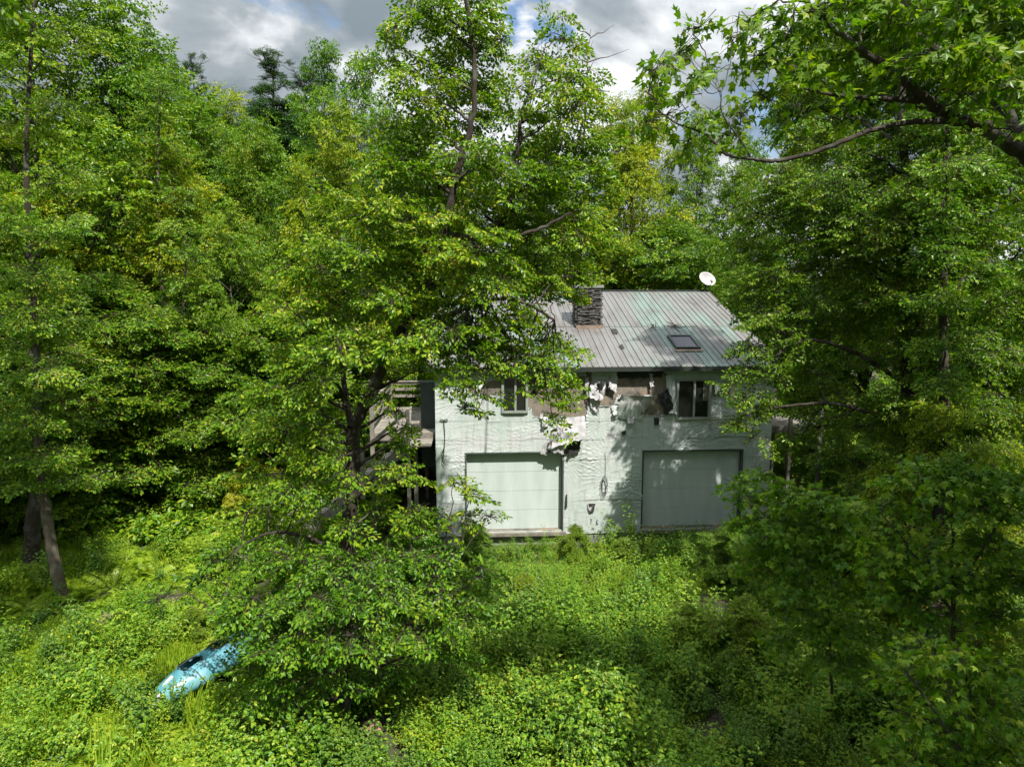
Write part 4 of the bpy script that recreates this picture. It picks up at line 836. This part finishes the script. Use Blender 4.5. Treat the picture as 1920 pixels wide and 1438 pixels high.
TREES = [
 # left wall, near row
 ('maple_tree', 0, -60, 25, -120, LG, 'maple whose crown leaves the frame above the leaning trunk, the one farthest from the house', .3, 1.0, GW),
 ('maple_tree', 1, 120, 27, -150, LG, 'tall maple towering behind the two slender trunks, its crown above the frame', 1.3, 1.1, GW),
 ('maple_tree', 0, 235, 29, -20, MG, 'full dark-centred maple forming the highest shoulder of the wood beside the cloud', 2.2, .95, GW),
 ('birch_tree', 0, 330, 33, 60, MG, 'narrow tree on the falling edge of the wood next to the tall shoulder maple', 0, 1.2, GW),
 ('maple_tree', 1, 330, 27, 240, YG, 'yellow-green maple in the middle of the wooded slope below the skyline', 3.3, .8, GW),
 ('understory_tree', 0, 60, 21.5, 520, MG, 'broad understory tree hiding the foot of the wood above the leaning trunk', .5, 1.25, GW),
 ('understory_tree', 1, 200, 23, 500, DG, 'dark understory tree behind the leaning trunk with low boughs', 2.5, 1.3, GW),
 ('understory_tree', 0, 330, 24.5, 540, MG, 'understory tree overhanging the sunny clearing on its uphill edge', 1.7, 1.2, GW),
 ('understory_tree', 1, 430, 26, 480, DG, 'dark understory tree directly behind the broken snag', 4.1, 1.2, GW),
 ('understory_tree', 0, 110, 25, 330, YG, 'understory tree with yellowed top between the two tallest maples of the slope', 3.9, 1.1, GW),
 ('understory_tree', 1, 560, 24, 560, DG, 'shaded understory tree between the snag and the wooden deck', .2, 1.25, GW),
 ('understory_tree', 0, -130, 19, 700, MG, 'leafy understory tree at the frame edge beside the straight brown trunk', .9, 1.1, GW),
 # skyline, left of the birch
 ('spruce_tree', 0, 408, 50, 92, DG, 'small pointed spruce standing alone on the skyline beside the tall shoulder', 0, 1.2, GW),
 ('maple_tree', 0, 452, 38, 172, YG, 'bright yellow-green tree on the skyline between two dark spruces', 1, .75, GW),
 ('spruce_tree', 0, 530, 42, 88, DG, 'tallest dark pointed tree on the skyline beyond the yellow-green one', 2, 1.7, GW),
 ('spruce_tree', 0, 575, 46, 112, DG, 'shorter pointed tree beside the tallest skyline spruce', 3, 1.5, GW),
 ('birch_tree', 0, 622, 36, 75, BG, 'first of two feathery slender birches rising into the cloud', 1, .62, GW),
 ('birch_tree', 0, 690, 37, 84, BG, 'second feathery slender birch, next to the clump tree crown', 2.4, .62, GW),
 ('maple_tree', 1, 400, 31, 190, MG, 'mid-green maple below the lone skyline spruce', 5, .8, GW),
 ('maple_tree', 0, 500, 30, 220, DG, 'deep green maple in front of the tallest skyline spruce', 4, .7, GW),
 ('maple_tree', 1, 440, 24.5, 375, MG, 'leafy maple above the broken snag, in the middle of the slope', 2.9, .8, GW),
 ('maple_tree', 0, 560, 27, 300, MG, 'round maple half hidden behind the clump tree, uphill of the deck', 1.9, .75, GW),
 ('maple_tree', 1, 655, 26, 195, YG, 'yellow-topped maple peering between the slender birches and the clump tree', .4, .7, GW),
 ('maple_tree', 0, 770, 32, 215, MG, 'maple seen through the crown of the clump tree', 3.2, .8, GB),
 # behind the house
 ('understory_tree', 0, 700, 28, 480, DG, 'shaded tree right behind the wooden deck', 2, 1.4, GB),
 ('maple_tree', 1, 880, 36, 270, DG, 'dark maple behind the chimney side of the roof', 1.2, .9, GB),
 ('maple_tree', 0, 1000, 37, 240, MG, 'maple right behind the stone chimney', 2.8, .8, GB),
 ('maple_tree', 0, 1150, 38, 190, YG, 'pale yellowish maple rising behind the middle of the ridge', .9, .8, GB),
 ('birch_tree', 0, 1195, 40, 160, YG, 'slim yellowish birch with bare pale trunk showing, behind the ridge', .9, .9, GB),
 ('maple_tree', 1, 1290, 40, 215, MG, 'mid-green maple behind the satellite dish', 3.9, .75, GB),
 ('maple_tree', 0, 1390, 38, 260, DG, 'rounded dark maple behind the ridge end, past the satellite dish', 5, .7, GB),
 ('understory_tree', 0, 1130, 37, 380, LG, 'low bright tree showing just above the ridge beside the chimney', 4, 1.2, GB),
 ('understory_tree', 1, 1260, 37, 400, MG, 'low tree with feathery top just above the bare ridge', 1, 1.2, GB),
 # right side
 ('maple_tree', 0, 1480, 30, 100, MG, 'tall maple between the house and the big beech, behind the porch deck', 2, .8, GR),
 ('maple_tree', 1, 1620, 25, 0, DG, 'dark tall maple standing behind the porch deck beech', 3, .9, GR),
 ('maple_tree', 0, 1790, 22, -80, MG, 'broad maple filling the wood behind the overhanging limb', 1, .9, GR),
 ('maple_tree', 1, 1960, 19, -160, MG, 'maple at the frame edge behind the overhanging maple trunk', 0, .9, GR),
 ('understory_tree', 1, 1560, 26, 560, DG, 'black-green understory tree in deep shade behind the porch deck', 5, 1.2, GR),
 ('understory_tree', 0, 1860, 18, 640, MG, 'understory tree with sunlit boughs beside the straight dark trunk', 2, 1.1, GR),
 ('understory_tree', 1, 1770, 14.5, 700, LG, 'sunlit understory tree between the two young maples and the beech', 4.4, .8, GR),
 ('understory_tree', 0, 1650, 20, 700, DG, 'shaded understory tree right of the porch posts', .4, 1.0, GR),
]
for a in TREES: tree(*a)
for k, (px, Y, top, v, tint, lab) in enumerate([
  (890, 18.6, 985, 0, MG, 'leafy bush against the first garage door sill'), (1085, 18.9, 985, 1, LG, 'bright low bush between the two garage doors'), (1180, 18.2, 1008, 0, DG, 'shaded bush at the foundation under the second garage door'),
  (1290, 18.4, 1012, 1, DG, 'dark bush in front of the second garage door'), (760, 17.4, 960, 1, DG, 'bush under the wooden deck stairs'), (1380, 17.0, 985, 0, DG, 'shaded bush at the gable corner of the house'),
  (1300, 14.2, 1130, 0, MG, 'arching bush with pale leaves at the edge of the shade'), (1420, 13.4, 1120, 1, MG, 'sun-flecked bush beside the young maples'), (330, 14.6, 1140, 1, LG, 'round bush uphill of the blue kayak'), (980, 15.2, 1080, 1, LG, 'bright bush in the middle of the overgrown yard'),
  (180, 17.5, 1080, 1, DG, 'dark bush beside the foot of the leaning trunk'), (470, 22.0, 860, 0, YG, 'sunny bush growing round the broken snag'), (1230, 12.4, 1290, 0, DG, 'fern-ringed bush in the shaded corner of the yard')]):
    tree('shrub', v, px, Y, top, tint, lab, k*1.3, 1.0, 'bushes in the overgrown yard', 'bush')
# trees standing behind the camera and out of frame whose shade falls into the picture
for (x, y, H, k, v, rz, lab) in [(11.0, 7.6, 17, 'maple_tree', 1, 1.5, 'tall maple beside the overhanging maple, out of the frame'), (8.6, 3.2, 17, 'maple_tree', 0, .5, 'tall maple standing behind the viewpoint on the shaded side'), (7.6, -2.2, 17, 'maple_tree', 1, 2.9, 'tall maple behind the viewpoint, nearest the middle of the yard'), (-9.7, 9.3, 17.5, 'high_crowned_maple', 0, .9, 'slender tree at the open end of the yard shading the two leaning trunks')]:
    tm, cm = KINDS[k][v]; root = thing(k, lab, 'maple tree', (x, y, float(gz(x, y))), rz, 'trees around the viewpoint'); s = H/18; root.scale = (s, s, s); link('trunk', tm, root); link('crown', cm, root)

# bare trunks seen between the leaves
def bare_trunk(name, label, pts, r0, r1, bark, cat='tree trunk', knots=0, seed=0, group=None, blobs=None, sprays=SP_MID, n=26, tint=(1, 1, 1)):
    rng = np.random.default_rng(seed); P = curve_pts([tuple(at(*p)) for p in pts], 9*len(pts), .008, rng); base = Vector(tuple(P[0])); R_ = np.linspace(r0, r1, len(P)); R_[0] *= 1.5; R_[1] *= 1.25; R_ *= rng.uniform(.95, 1.05, len(P))
    mb = MB(); mb.add(*tube(P-np.array(base), R_, 12))
    for _ in range(knots):
        i = rng.integers(len(P)//2, len(P)-2); q = P[i]-np.array(base); d = rng.normal(0, 1, 3); d[2] = abs(d[2])*.3; mb.add(*tube(curve_pts([q, q+d*.3, q+d*.6], 5, .02, rng), [.016, .012, .009, .006, .003], 5))
    B = []
    for (px, py, rx, ry, Y, den) in (blobs or []):
        c = np.array(at(px, py, Y)); k = Y/FPX; B.append((c, rx*k, max(.5, rx*k*.8), ry*k, den*n*pi*rx*k*ry*k)); s = P[np.argmin(np.abs(P[:, 2]-(c[2]-.4)))]
        mb.add(*tube(curve_pts([s, s*.5+c*.5+np.array([0, 0, .15]), c], 7, .02, rng)-np.array(base), np.linspace(.03, .006, 7), 4))
    root = thing(name, label, cat, base, 0, group); link('trunk', mb.mesh('trunk', [bark], True), root)
    if B:
        A, X, Z, Sc = blob_sprays(B, tuple(P[-1][:2]), rng); c1 = place_sprays(sprays, A-np.array(base), X, Z, Sc, rng, [M_beech, M_twig], 'crown'); o = link('crown', c1, root); o.color = (*tint, 1)
    return root
bare_trunk('ironwood_tree', 'slender leaning trunk with light bark rising from the ferns under a fringe of low boughs', [(122, 1148, 16.2), (100, 1040, 16.3), (84, 940, 16.5), (74, 860, 16.7), (70, 700, 17), (60, 500, 17.2)], .15, .07, M_barklt, 'tree', 3, 5, None,
  [(60, 900, 90, 30, 16.6, .9), (150, 900, 60, 26, 16.4, .8), (0, 860, 70, 30, 16.8, .9), (110, 850, 80, 28, 16.8, .9), (30, 780, 80, 34, 17, .8), (120, 740, 80, 30, 17.2, .8), (20, 640, 90, 34, 17.3, .8), (130, 620, 90, 34, 17.4, .8), (60, 520, 100, 40, 16.4, .9), (0, 420, 80, 40, 16.6, .8), (110, 430, 80, 40, 16.6, .8), (60, 800, 60, 34, 15.8, 1), (80, 700, 60, 40, 15.8, 1), (60, 600, 60, 40, 15.8, 1), (90, 860, 50, 24, 15.6, 1)], SP_BEECH, 26, (1, 1.02, 1.05))
bare_trunk('brown_maple_tree', 'straight brown trunk standing just behind the slender leaning one', [(58, 1062, 18.0), (62, 980, 18.0), (70, 900, 18.2), (66, 760, 18.6), (58, 560, 20), (50, 300, 20), (60, 60, 20), (70, -60, 20)], .22, .01, M_bark, 'tree', 3, 6, None,
  [(x, y, 80, 46, 20+(x % 7)*.25-1, .8) for x, y in ((60, 500), (-20, 380), (120, 340), (40, 250), (130, 200), (-10, 150), (60, 60), (140, 80), (0, -30))], SP_MID, 16, (1.1, 1.02, .85))
bare_trunk('snag', 'short broken pale snag with peeled wood beside the sunny clearing', [(468, 872, 23), (464, 840, 23), (460, 812, 23)], .16, .10, M_barklt, 'snag', 2, 7)
bare_trunk('birch_tree', 'tree with a pale peeling trunk high in the slope above the broken snag', [(314, 760, 25.5), (306, 560, 25.5), (300, 480, 25.5), (296, 340, 25.5), (300, 160, 25.5)], .13, .03, M_barklt, 'tree', 2, 8, None,
  [(x, y, 60, 36, 25.3, .8) for x, y in ((290, 420), (330, 370), (270, 330), (310, 280), (290, 220), (310, 160))], SP_MID, 16)
bare_trunk('birch_tree', 'tree whose pale trunk shows low in the slope between the clearing and the snag', [(346, 900, 23.2), (342, 800, 23.2), (338, 700, 23.2), (345, 560, 23.2), (350, 440, 23.2)], .11, .03, M_barklt, 'tree', 2, 9, None,
  [(x, y, 60, 34, 22.8, .8) for x, y in ((340, 660), (390, 620), (310, 600), (350, 540), (360, 470), (330, 430))], SP_MID, 16)
bare_trunk('oak_tree', 'straight dark trunk in the shade beyond the porch deck, thicker of the two', [(1758, 1040, 14.2), (1762, 980, 14.2), (1768, 900, 14.3), (1772, 780, 14.4), (1768, 600, 14.5), (1775, 300, 14.6), (1770, 0, 14.6)], .17, .04, M_bark, 'tree', 2, 10, None,
  [(x, y, 80, 44, 14.4, .8) for x, y in ((1740, 560), (1830, 520), (1760, 440), (1700, 360), (1820, 340), (1760, 220), (1800, 100))]+[(1770, y, 50, 40, 13.4, 1) for y in (650, 720, 560, 470, 390, 310)], SP_BEECH, 22, (.85, .9, .8))
bare_trunk('oak_tree', 'gnarled black trunk between the young maple and the straight thick trunk', [(1686, 1030, 15), (1692, 980, 15), (1708, 940, 15), (1712, 880, 15), (1730, 760, 15), (1720, 600, 15.2), (1690, 420, 15.4)], .12, .03, M_bark, 'tree', 2, 11, None,
  [(x, y, 70, 40, 15.2, .8) for x, y in ((1700, 640), (1660, 560), (1730, 500), (1690, 420))], SP_BEECH, 18, (.85, .9, .8))
bare_trunk('dead_birch', 'dead pale birch with a bare top and broken bark behind the ridge', [(1190, 560, 38), (1186, 420, 38), (1182, 330, 38), (1188, 240, 38)], .17, .07, M_barklt, 'dead tree', 8, 12)
bare_trunk('dead_branch_tree', 'dead sapling with fine bare twigs sticking up beside the clump tree crown', [(1090, 330, 15.5), (1098, 200, 15.5), (1102, 110, 15.5), (1108, 55, 15.5)], .022, .005, M_barklt, 'dead tree', 14, 13)

# ------------------------------------------------------------------ the blue kayak lying in the ferns
def kayak():
    p0 = Vector(ground_hit(300, 1322)); p0.z += .05
    p0 = at(303, 1318, 12.15); p1 = at(440, 1226, 13.6)
    L_ = 2.45; d = (p1-p0); d.z = d.z*.9; d.normalize(); yaw = math.atan2(d.y, d.x); pit = math.asin(max(-.5, min(.5, d.z)))
    root = thing('kayak', 'faded blue two-seat kayak lying nose down in the ferns under drooping boughs', 'kayak', p0, yaw); root.rotation_euler = (radians(-14), -pit, yaw)
    nx, ns = 44, 28; V = []; cock = [(.74, .23, .22), (1.42, .24, .22)]
    def width(x):
        t = x/L_; return .50*(max(0, sin(pi*min(1, max(0, t*.94+.045))))**.55)
    def height(x):
        t = x/L_; return .05+.24*(max(0, sin(pi*min(1, max(0, t*.9+.06))))**.5)
    for i in range(nx+1):
        x = L_*i/nx; w = width(x); h = height(x)
        for s in range(ns):
            a = 2*pi*s/ns; y = w*math.copysign(abs(cos(a))**.75, cos(a)); z = sin(a); z = h*(z**.9 if z > 0 else -abs(z)**.7*.7)
            if sin(a) > 0: z += .02*cos(3*pi*y/max(w, .01))
            for cx_, cl, cw in cock:
                e = ((x-cx_)/(cl*1.35))**2+(y/(cw*1.35))**2
                if sin(a) > 0 and e < 1: z += .05*math.exp(-((e-.72)/.16)**2)
            V.append((x, y, z+.1))
    Q = []
    for i in range(nx):
        for s in range(ns):
            s2 = (s+1) % ns; q = (i*ns+s, (i+1)*ns+s, (i+1)*ns+s2, i*ns+s2); c = np.mean([V[k] for k in q], 0)
            if sin(2*pi*(s+.5)/ns) > 0 and any(((c[0]-cx_)/cl)**2+(c[1]/cw)**2 < 1 for cx_, cl, cw in cock): continue
            Q.append(q)
    M_kay, t, b, _ = mat('faded_blue_plastic'); b.inputs['Roughness'].default_value = .28
    base = ramp(t, noise(t, 2.2, 5, .6), [(.3, (.045, .17, .21)), (.55, (.09, .26, .31)), (.75, (.22, .36, .40))])
    t.links.new(base, b.inputs['Base Color'])
    link('hull', np_mesh('hull', np.array(V), Q, [M_kay], True), root)
    for cx_, cl, cw in cock:
        P = [(cx_+cl*1.02*cos(a), cw*1.04*sin(a), 0) for a in np.linspace(0, 2*pi, 33)]
        P = [(x, y, .1+height(x)*max(.1, 1-(abs(y)/max(.01, width(x)))**2.6)**.45+.02) for x, y, _ in P]
        mb = MB(); mb.add(*tube(P, .018, 6)); link('cockpit_rim', mb.mesh('cockpit_rim', [M_black], True), root)
        mb = MB(); mb.box(cx_+.02, cx_+cl*.9, -cw*.8, cw*.8, .0, .06); mb.beam((cx_+cl*.7, 0, .05), (cx_+cl*.98, 0, .26), .26, .04); link('seat', mb.mesh('seat', [M_black]), root)
    P = [(-.02, 0, -.02), (-.05, 0, .08), (.03, 0, .20), (.18, .0, .29), (.34, .0, .335)]
    mb = MB(); mb.add(*tube(curve_pts(P, 14), np.linspace(.035, .045, 14), 8)); link('bow_guard', mb.mesh('bow_guard', [M_back], True), root)
kayak()

# ------------------------------------------------------------------ undergrowth (ferns, brambles, low leaves) as countless stuff
def fern_mesh(seed, n=9, L_=.75):
    r = np.random.default_rng(seed); Vs, Qs, k = [], [], 0
    for f in range(n):
        a = f*2*pi/n+r.normal(0, .25); ln = L_*r.uniform(.7, 1.15); rise = r.uniform(.55, .95); up = r.uniform(.8, 1.2)
        ts = np.linspace(.12, 1, 22)
        for t in ts:
            rad = ln*(t*.80); z = ln*(rise*t*up-.80*t**2.6*.95); p = np.array([cos(a)*rad, sin(a)*rad, z]); w = ln*.24*sin(pi*min(1, t*.86+.16))**.8
            tl = ln*.045
            for s in (-1, 1):
                side = np.array([-sin(a)*s, cos(a)*s, 0]); fwd = np.array([cos(a), sin(a), rise-.8*2.6*.95*t**1.6]); fwd /= np.linalg.norm(fwd)
                e = p+side*w+fwd*w*.35+np.array([0, 0, -.12*w+r.normal(0, .06*w)])
                V = np.array([p-fwd*tl*.4, (p+e)/2-fwd*tl*.55, e, (p+e)/2+fwd*tl*.6]); Vs.append(V); Qs.append(np.array([[0, 1, 2, 3]])+k); k += 4
    return np_mesh('fern', np.concatenate(Vs), np.concatenate(Qs), [M_fern])
def forb_mesh(seed, n_st=7, h=.55, leaf=.085, leaves=14, spread=.35, m=None):
    r = np.random.default_rng(seed); Vs, Qs, k = [], [], 0
    def put(V, Q):
        nonlocal k
        Vs.append(V); Qs.append(Q+k); k += len(V)
    for s in range(n_st):
        a = r.uniform(0, 2*pi); R_ = spread*r.uniform(.3, 1.1); hh = h*r.uniform(.6, 1.2)
        for j in range(leaves):
            t = (j+1)/leaves; p = np.array([cos(a)*R_*t**1.3, sin(a)*R_*t**1.3, hh*(t-.15*t*t)]); az = j*2.4+r.normal(0, .4)
            for q, dz in ((0, 0), (.9, -.01), (-.9, -.01)):
                V, Q = leaf6(leaf*r.uniform(.7, 1.15), leaf*.55); M_ = rotm(0, 0, az+q) @ rotm(r.normal(0, .3), r.normal(.15, .3), 0); put(V @ M_.T+p+np.array([cos(az)*.05, sin(az)*.05, dz]), Q)
    return np_mesh('forb', np.concatenate(Vs), np.concatenate(Qs), [m or M_forb])
def grass_mesh(seed, n=60, h=.38):
    r = np.random.default_rng(seed); Vs, Qs = [], []
    for i in range(n):
        a = r.uniform(0, 2*pi); o = r.normal(0, .12, 2); hh = h*r.uniform(.5, 1.2); b_ = r.uniform(.05, .3); w = .007
        p0 = np.array([o[0], o[1], 0]); p1 = p0+np.array([cos(a)*b_*.4, sin(a)*b_*.4, hh*.7]); p2 = p0+np.array([cos(a)*b_, sin(a)*b_, hh]); s = np.array([-sin(a), cos(a), 0])*w
        Vs.append(np.array([p0-s, p0+s, p1+s*.8, p1-s*.8, p2])); Qs.append(np.array([[0, 1, 2, 3], [3, 2, 4, 4]])[:1]+5*i)
    return np_mesh('grass_tuft', np.concatenate(Vs), np.concatenate(Qs), [M_fern])
def scatter(name, label_kind, pts, rots, scl, idx, meshes, tint=(1, 1, 1)):
    col = bpy.data.collections.new(name+'_kinds')
    for i, m_ in enumerate(meshes):
        o = bpy.data.objects.new(f'{name}_{i:02d}', m_); o.color = (*tint, 1); col.objects.link(o)
    me = bpy.data.meshes.new(name); n = len(pts); me.vertices.add(n); me.vertices.foreach_set('co', np.asarray(pts, np.float32).ravel())
    for an, ty, dat, key in (('rot', 'FLOAT_VECTOR', rots, 'vector'), ('scl', 'FLOAT', scl, 'value'), ('idx', 'INT', idx, 'value')):
        at_ = me.attributes.new(an, ty, 'POINT'); at_.data.foreach_set(key, np.asarray(dat, np.int32 if ty == 'INT' else np.float32).ravel())
    me.update(); ob = link(name, me, kind='stuff')
    g = bpy.data.node_groups.new(name, 'GeometryNodeTree'); g.interface.new_socket('Geometry', in_out='INPUT', socket_type='NodeSocketGeometry'); g.interface.new_socket('Geometry', in_out='OUTPUT', socket_type='NodeSocketGeometry')
    gi = g.nodes.new('NodeGroupInput'); go = g.nodes.new('NodeGroupOutput'); ip = g.nodes.new('GeometryNodeInstanceOnPoints'); ci = g.nodes.new('GeometryNodeCollectionInfo')
    ci.inputs['Collection'].default_value = col; ci.inputs['Separate Children'].default_value = True; ci.inputs['Reset Children'].default_value = True
    g.links.new(gi.outputs[0], ip.inputs['Points']); g.links.new(ci.outputs[0], ip.inputs['Instance']); ip.inputs['Pick Instance'].default_value = True
    for an, ty, sock in (('rot', 'FLOAT_VECTOR', 'Rotation'), ('scl', 'FLOAT', 'Scale'), ('idx', 'INT', 'Instance Index')):
        na = g.nodes.new('GeometryNodeInputNamedAttribute'); na.data_type = ty; na.inputs['Name'].default_value = an; g.links.new(na.outputs['Attribute'], ip.inputs[sock])
    g.links.new(ip.outputs[0], go.inputs[0]); md = ob.modifiers.new('scatter', 'NODES'); md.node_group = g
    return ob
ROCKS = [(697, 1372, .17, (.26, .15, .12), 'pinkish rock in the weeds at the foot of the low spreading tree'), (325, 922, .30, (.28, .15, .11), 'rust-coloured rock at the wooded edge of the sunny clearing'), (208, 1168, .20, (.22, .15, .11), 'brown rock in the dark ferns near the leaning trunk')]
def ground_points(n, x0, x1, y0, y1, seed, keepf=None):
    r = np.random.default_rng(seed); x = r.uniform(x0, x1, n); y = r.uniform(y0, y1, n)
    k = ~((x > -4.3+.0*y) & (x < 8.6) & (y > 19.75) & (y < 34))
    if keepf is not None: k &= keepf(x, y)
    for rk in ROCKS:
        rp = ground_hit(rk[0], rk[1]); k &= ~((np.abs(x-rp.x) < .55) & (y < rp.y+.5) & (y > rp.y-1.1))
    x, y = x[k], y[k]; m_ = len(x); nrm = r.normal(0, .12, (m_, 2))
    return np.stack([x, y, gz(x, y)-.03], -1), np.stack([nrm[:, 0], nrm[:, 1], r.uniform(0, 6.28, m_)], -1), r.uniform(.7, 1.3, m_), r
n_f = lambda x, y: fbm(x*.22+30, y*.22+7, 3)
wedge = lambda x, y: (np.abs(x) < y*1.05+3)
M_weed = leaf_material('weed_leaf', [(.2, (.03, .09, .012)), (.5, (.08, .17, .02)), (.8, (.15, .24, .03)), (.95, (.28, .30, .06))], patch=.5)
M_lime = leaf_material('lime_leaf', [(.2, (.10, .20, .015)), (.5, (.21, .32, .02)), (.8, (.33, .40, .03)), (1.0, (.45, .40, .08))], patch=.5)
hgt = lambda x, y: (.50+1.25*np.clip(fbm(x*.55+3, y*.55+8, 3)-.22, 0, 1))*(.55+.95*vnoise(x*1.5+9, y*1.5))
P, R_, s, r = ground_points(12000, -28, 28, 7, 32, 1, lambda x, y: wedge(x, y) & (((n_f(x, y)+.10*(vnoise(x*2, y*2)-.5) > .40) & (x < -3)) | ((x > 2.2) & (n_f(x, y)+.16*(vnoise(x*2, y*2)-.5) > .42)) | (x < -7)) & ((y < 19) | (x < -5) | (x > 9)))
R_[:, :2] *= 2.2
scatter('fern_undergrowth', 'fern', P, R_, s*hgt(P[:, 0], P[:, 1])*.85, r.integers(0, 6, len(P)), [fern_mesh(i, [9, 7, 6, 10, 5, 8][i], [.75, .6, .9, .5, .8, .65][i]) for i in range(6)])
P, R_, s, r = ground_points(29000, -22, 24, 6.5, 24, 2, lambda x, y: wedge(x, y) & ((x > -5) | (n_f(x, y) < .47) | (vnoise(x*3, y*3) > .72)) & ((vnoise(x*1.5+9, y*1.5) > .20) | (y > 16.5)))
hh = hgt(P[:, 0], P[:, 1])*s*(1-.25*smooth(15, 18, P[:, 1]))
zone = fbm(P[:, 0]*.7+50, P[:, 1]*.7+20, 2)+r.normal(0, .07, len(P))
kinds = [forb_mesh(10, 9, .60, .05, 20), forb_mesh(11, 9, .8, .06, 19, .4), forb_mesh(12, 9, .5, .042, 20, .35, M_lime), forb_mesh(13, 12, .40, .035, 18, .4, M_lime), forb_mesh(14, 8, .9, .052, 22, .3, M_beech), forb_mesh(15, 9, .6, .055, 18, .4, M_weed), forb_mesh(18, 10, 1.1, .05, 26, .22, M_weed), forb_mesh(19, 7, 1.3, .06, 24, .45, M_forb), grass_mesh(5, 90, .7)]
order = np.array([6, 4, 5, 0, 1, 7, 0, 2, 3, 2]); idx = order[np.clip(((zone-.22)/.42*10).astype(int), 0, 9)]; rnd = r.random(len(P)); idx = np.where(rnd < .3, r.integers(0, 9, len(P)), idx)
idx = np.where((P[:, 0] < -5) & (rnd > .45), np.where(rnd > .7, 3, 8), idx)
scatter('bramble_undergrowth', 'bramble', P, R_*np.array([1.8, 1.8, 1]), hh, idx, kinds)
P, R_, s, r = ground_points(5000, -30, 26, 20, 60, 3, lambda x, y: wedge(x, y))
scatter('forest_floor_undergrowth', 'undergrowth', P, R_, s*1.5, r.integers(0, 3, len(P)), [forb_mesh(16, 7, .6, .12, 9, .5, M_beech), forb_mesh(17, 7, .5, .13, 9, .5, M_forb), fern_mesh(8)])
P, R_, s, r = ground_points(4500, -16, -4.5, 9, 25, 4, lambda x, y: wedge(x, y) & (n_f(x, y) < .5))
scatter('grass', 'grass', P, R_, s, r.integers(0, 2, len(P)), [grass_mesh(1), grass_mesh(2)])

# two bare rocks in the weeds
for (px, py, sz_, c_, lab) in ROCKS:
    p = ground_hit(px, py); r = np.random.default_rng(int(px)); V = []; nr, ns_ = 9, 14
    for i in range(nr):
        ph = pi*i/(nr-1)
        for j in range(ns_):
            th = 2*pi*j/ns_; q = sz_*(1+.35*(float(fbm(3+cos(th)*sin(ph)*1.6+px, 3+sin(th)*sin(ph)*1.6+cos(ph), 3))-.45)*2)
            V.append((q*1.3*sin(ph)*cos(th), q*sin(ph)*sin(th), q*.8*cos(ph)))
    Q = [(i*ns_+j, (i+1)*ns_+j, (i+1)*ns_+(j+1) % ns_, i*ns_+(j+1) % ns_) for i in range(nr-1) for j in range(ns_)]
    o = link('rock', np_mesh('rock', np.array(V), Q, [plain('rock_'+str(int(px)), c_, .9, 0, 8, .5, .8)]), None, (p.x, p.y, p.z+.1)); o['label'] = lab; o['category'] = 'rock'; o['group'] = 'rocks showing through the weeds'

# the wood farther off, one mass
def joined(pair):
    return pair
far_meshes = [KINDS['maple_tree'][0][1], KINDS['maple_tree'][1][1], KINDS['birch_tree'][0][1], KINDS['spruce_tree'][0][1]]
r = np.random.default_rng(77); pts = []
while len(pts) < 420:
    y = r.uniform(-30, 150); x = r.uniform(-130, 130)
    az = abs(x)/max(y, 1)
    inview = y > 0 and az < .85
    if inview and y < 46: continue
    if not inview and (np.hypot(x, y-10) < 32): continue
    if y < 6 and x > -4 and x < 25 and y > -22: continue
    pts.append((x, y, float(gz(x, y))-.3))
pts = np.array(pts); n = len(pts)
hill = np.where((pts[:, 0] > -.1*pts[:, 1]) & (pts[:, 1] > 0), .72, .80)
scatter('distant_forest', 'forest', pts, np.stack([r.normal(0, .03, n), r.normal(0, .03, n), r.uniform(0, 6.28, n)], -1), hill*r.uniform(.85, 1.1, n), r.choice([0, 0, 1, 1, 2, 3], n), far_meshes)
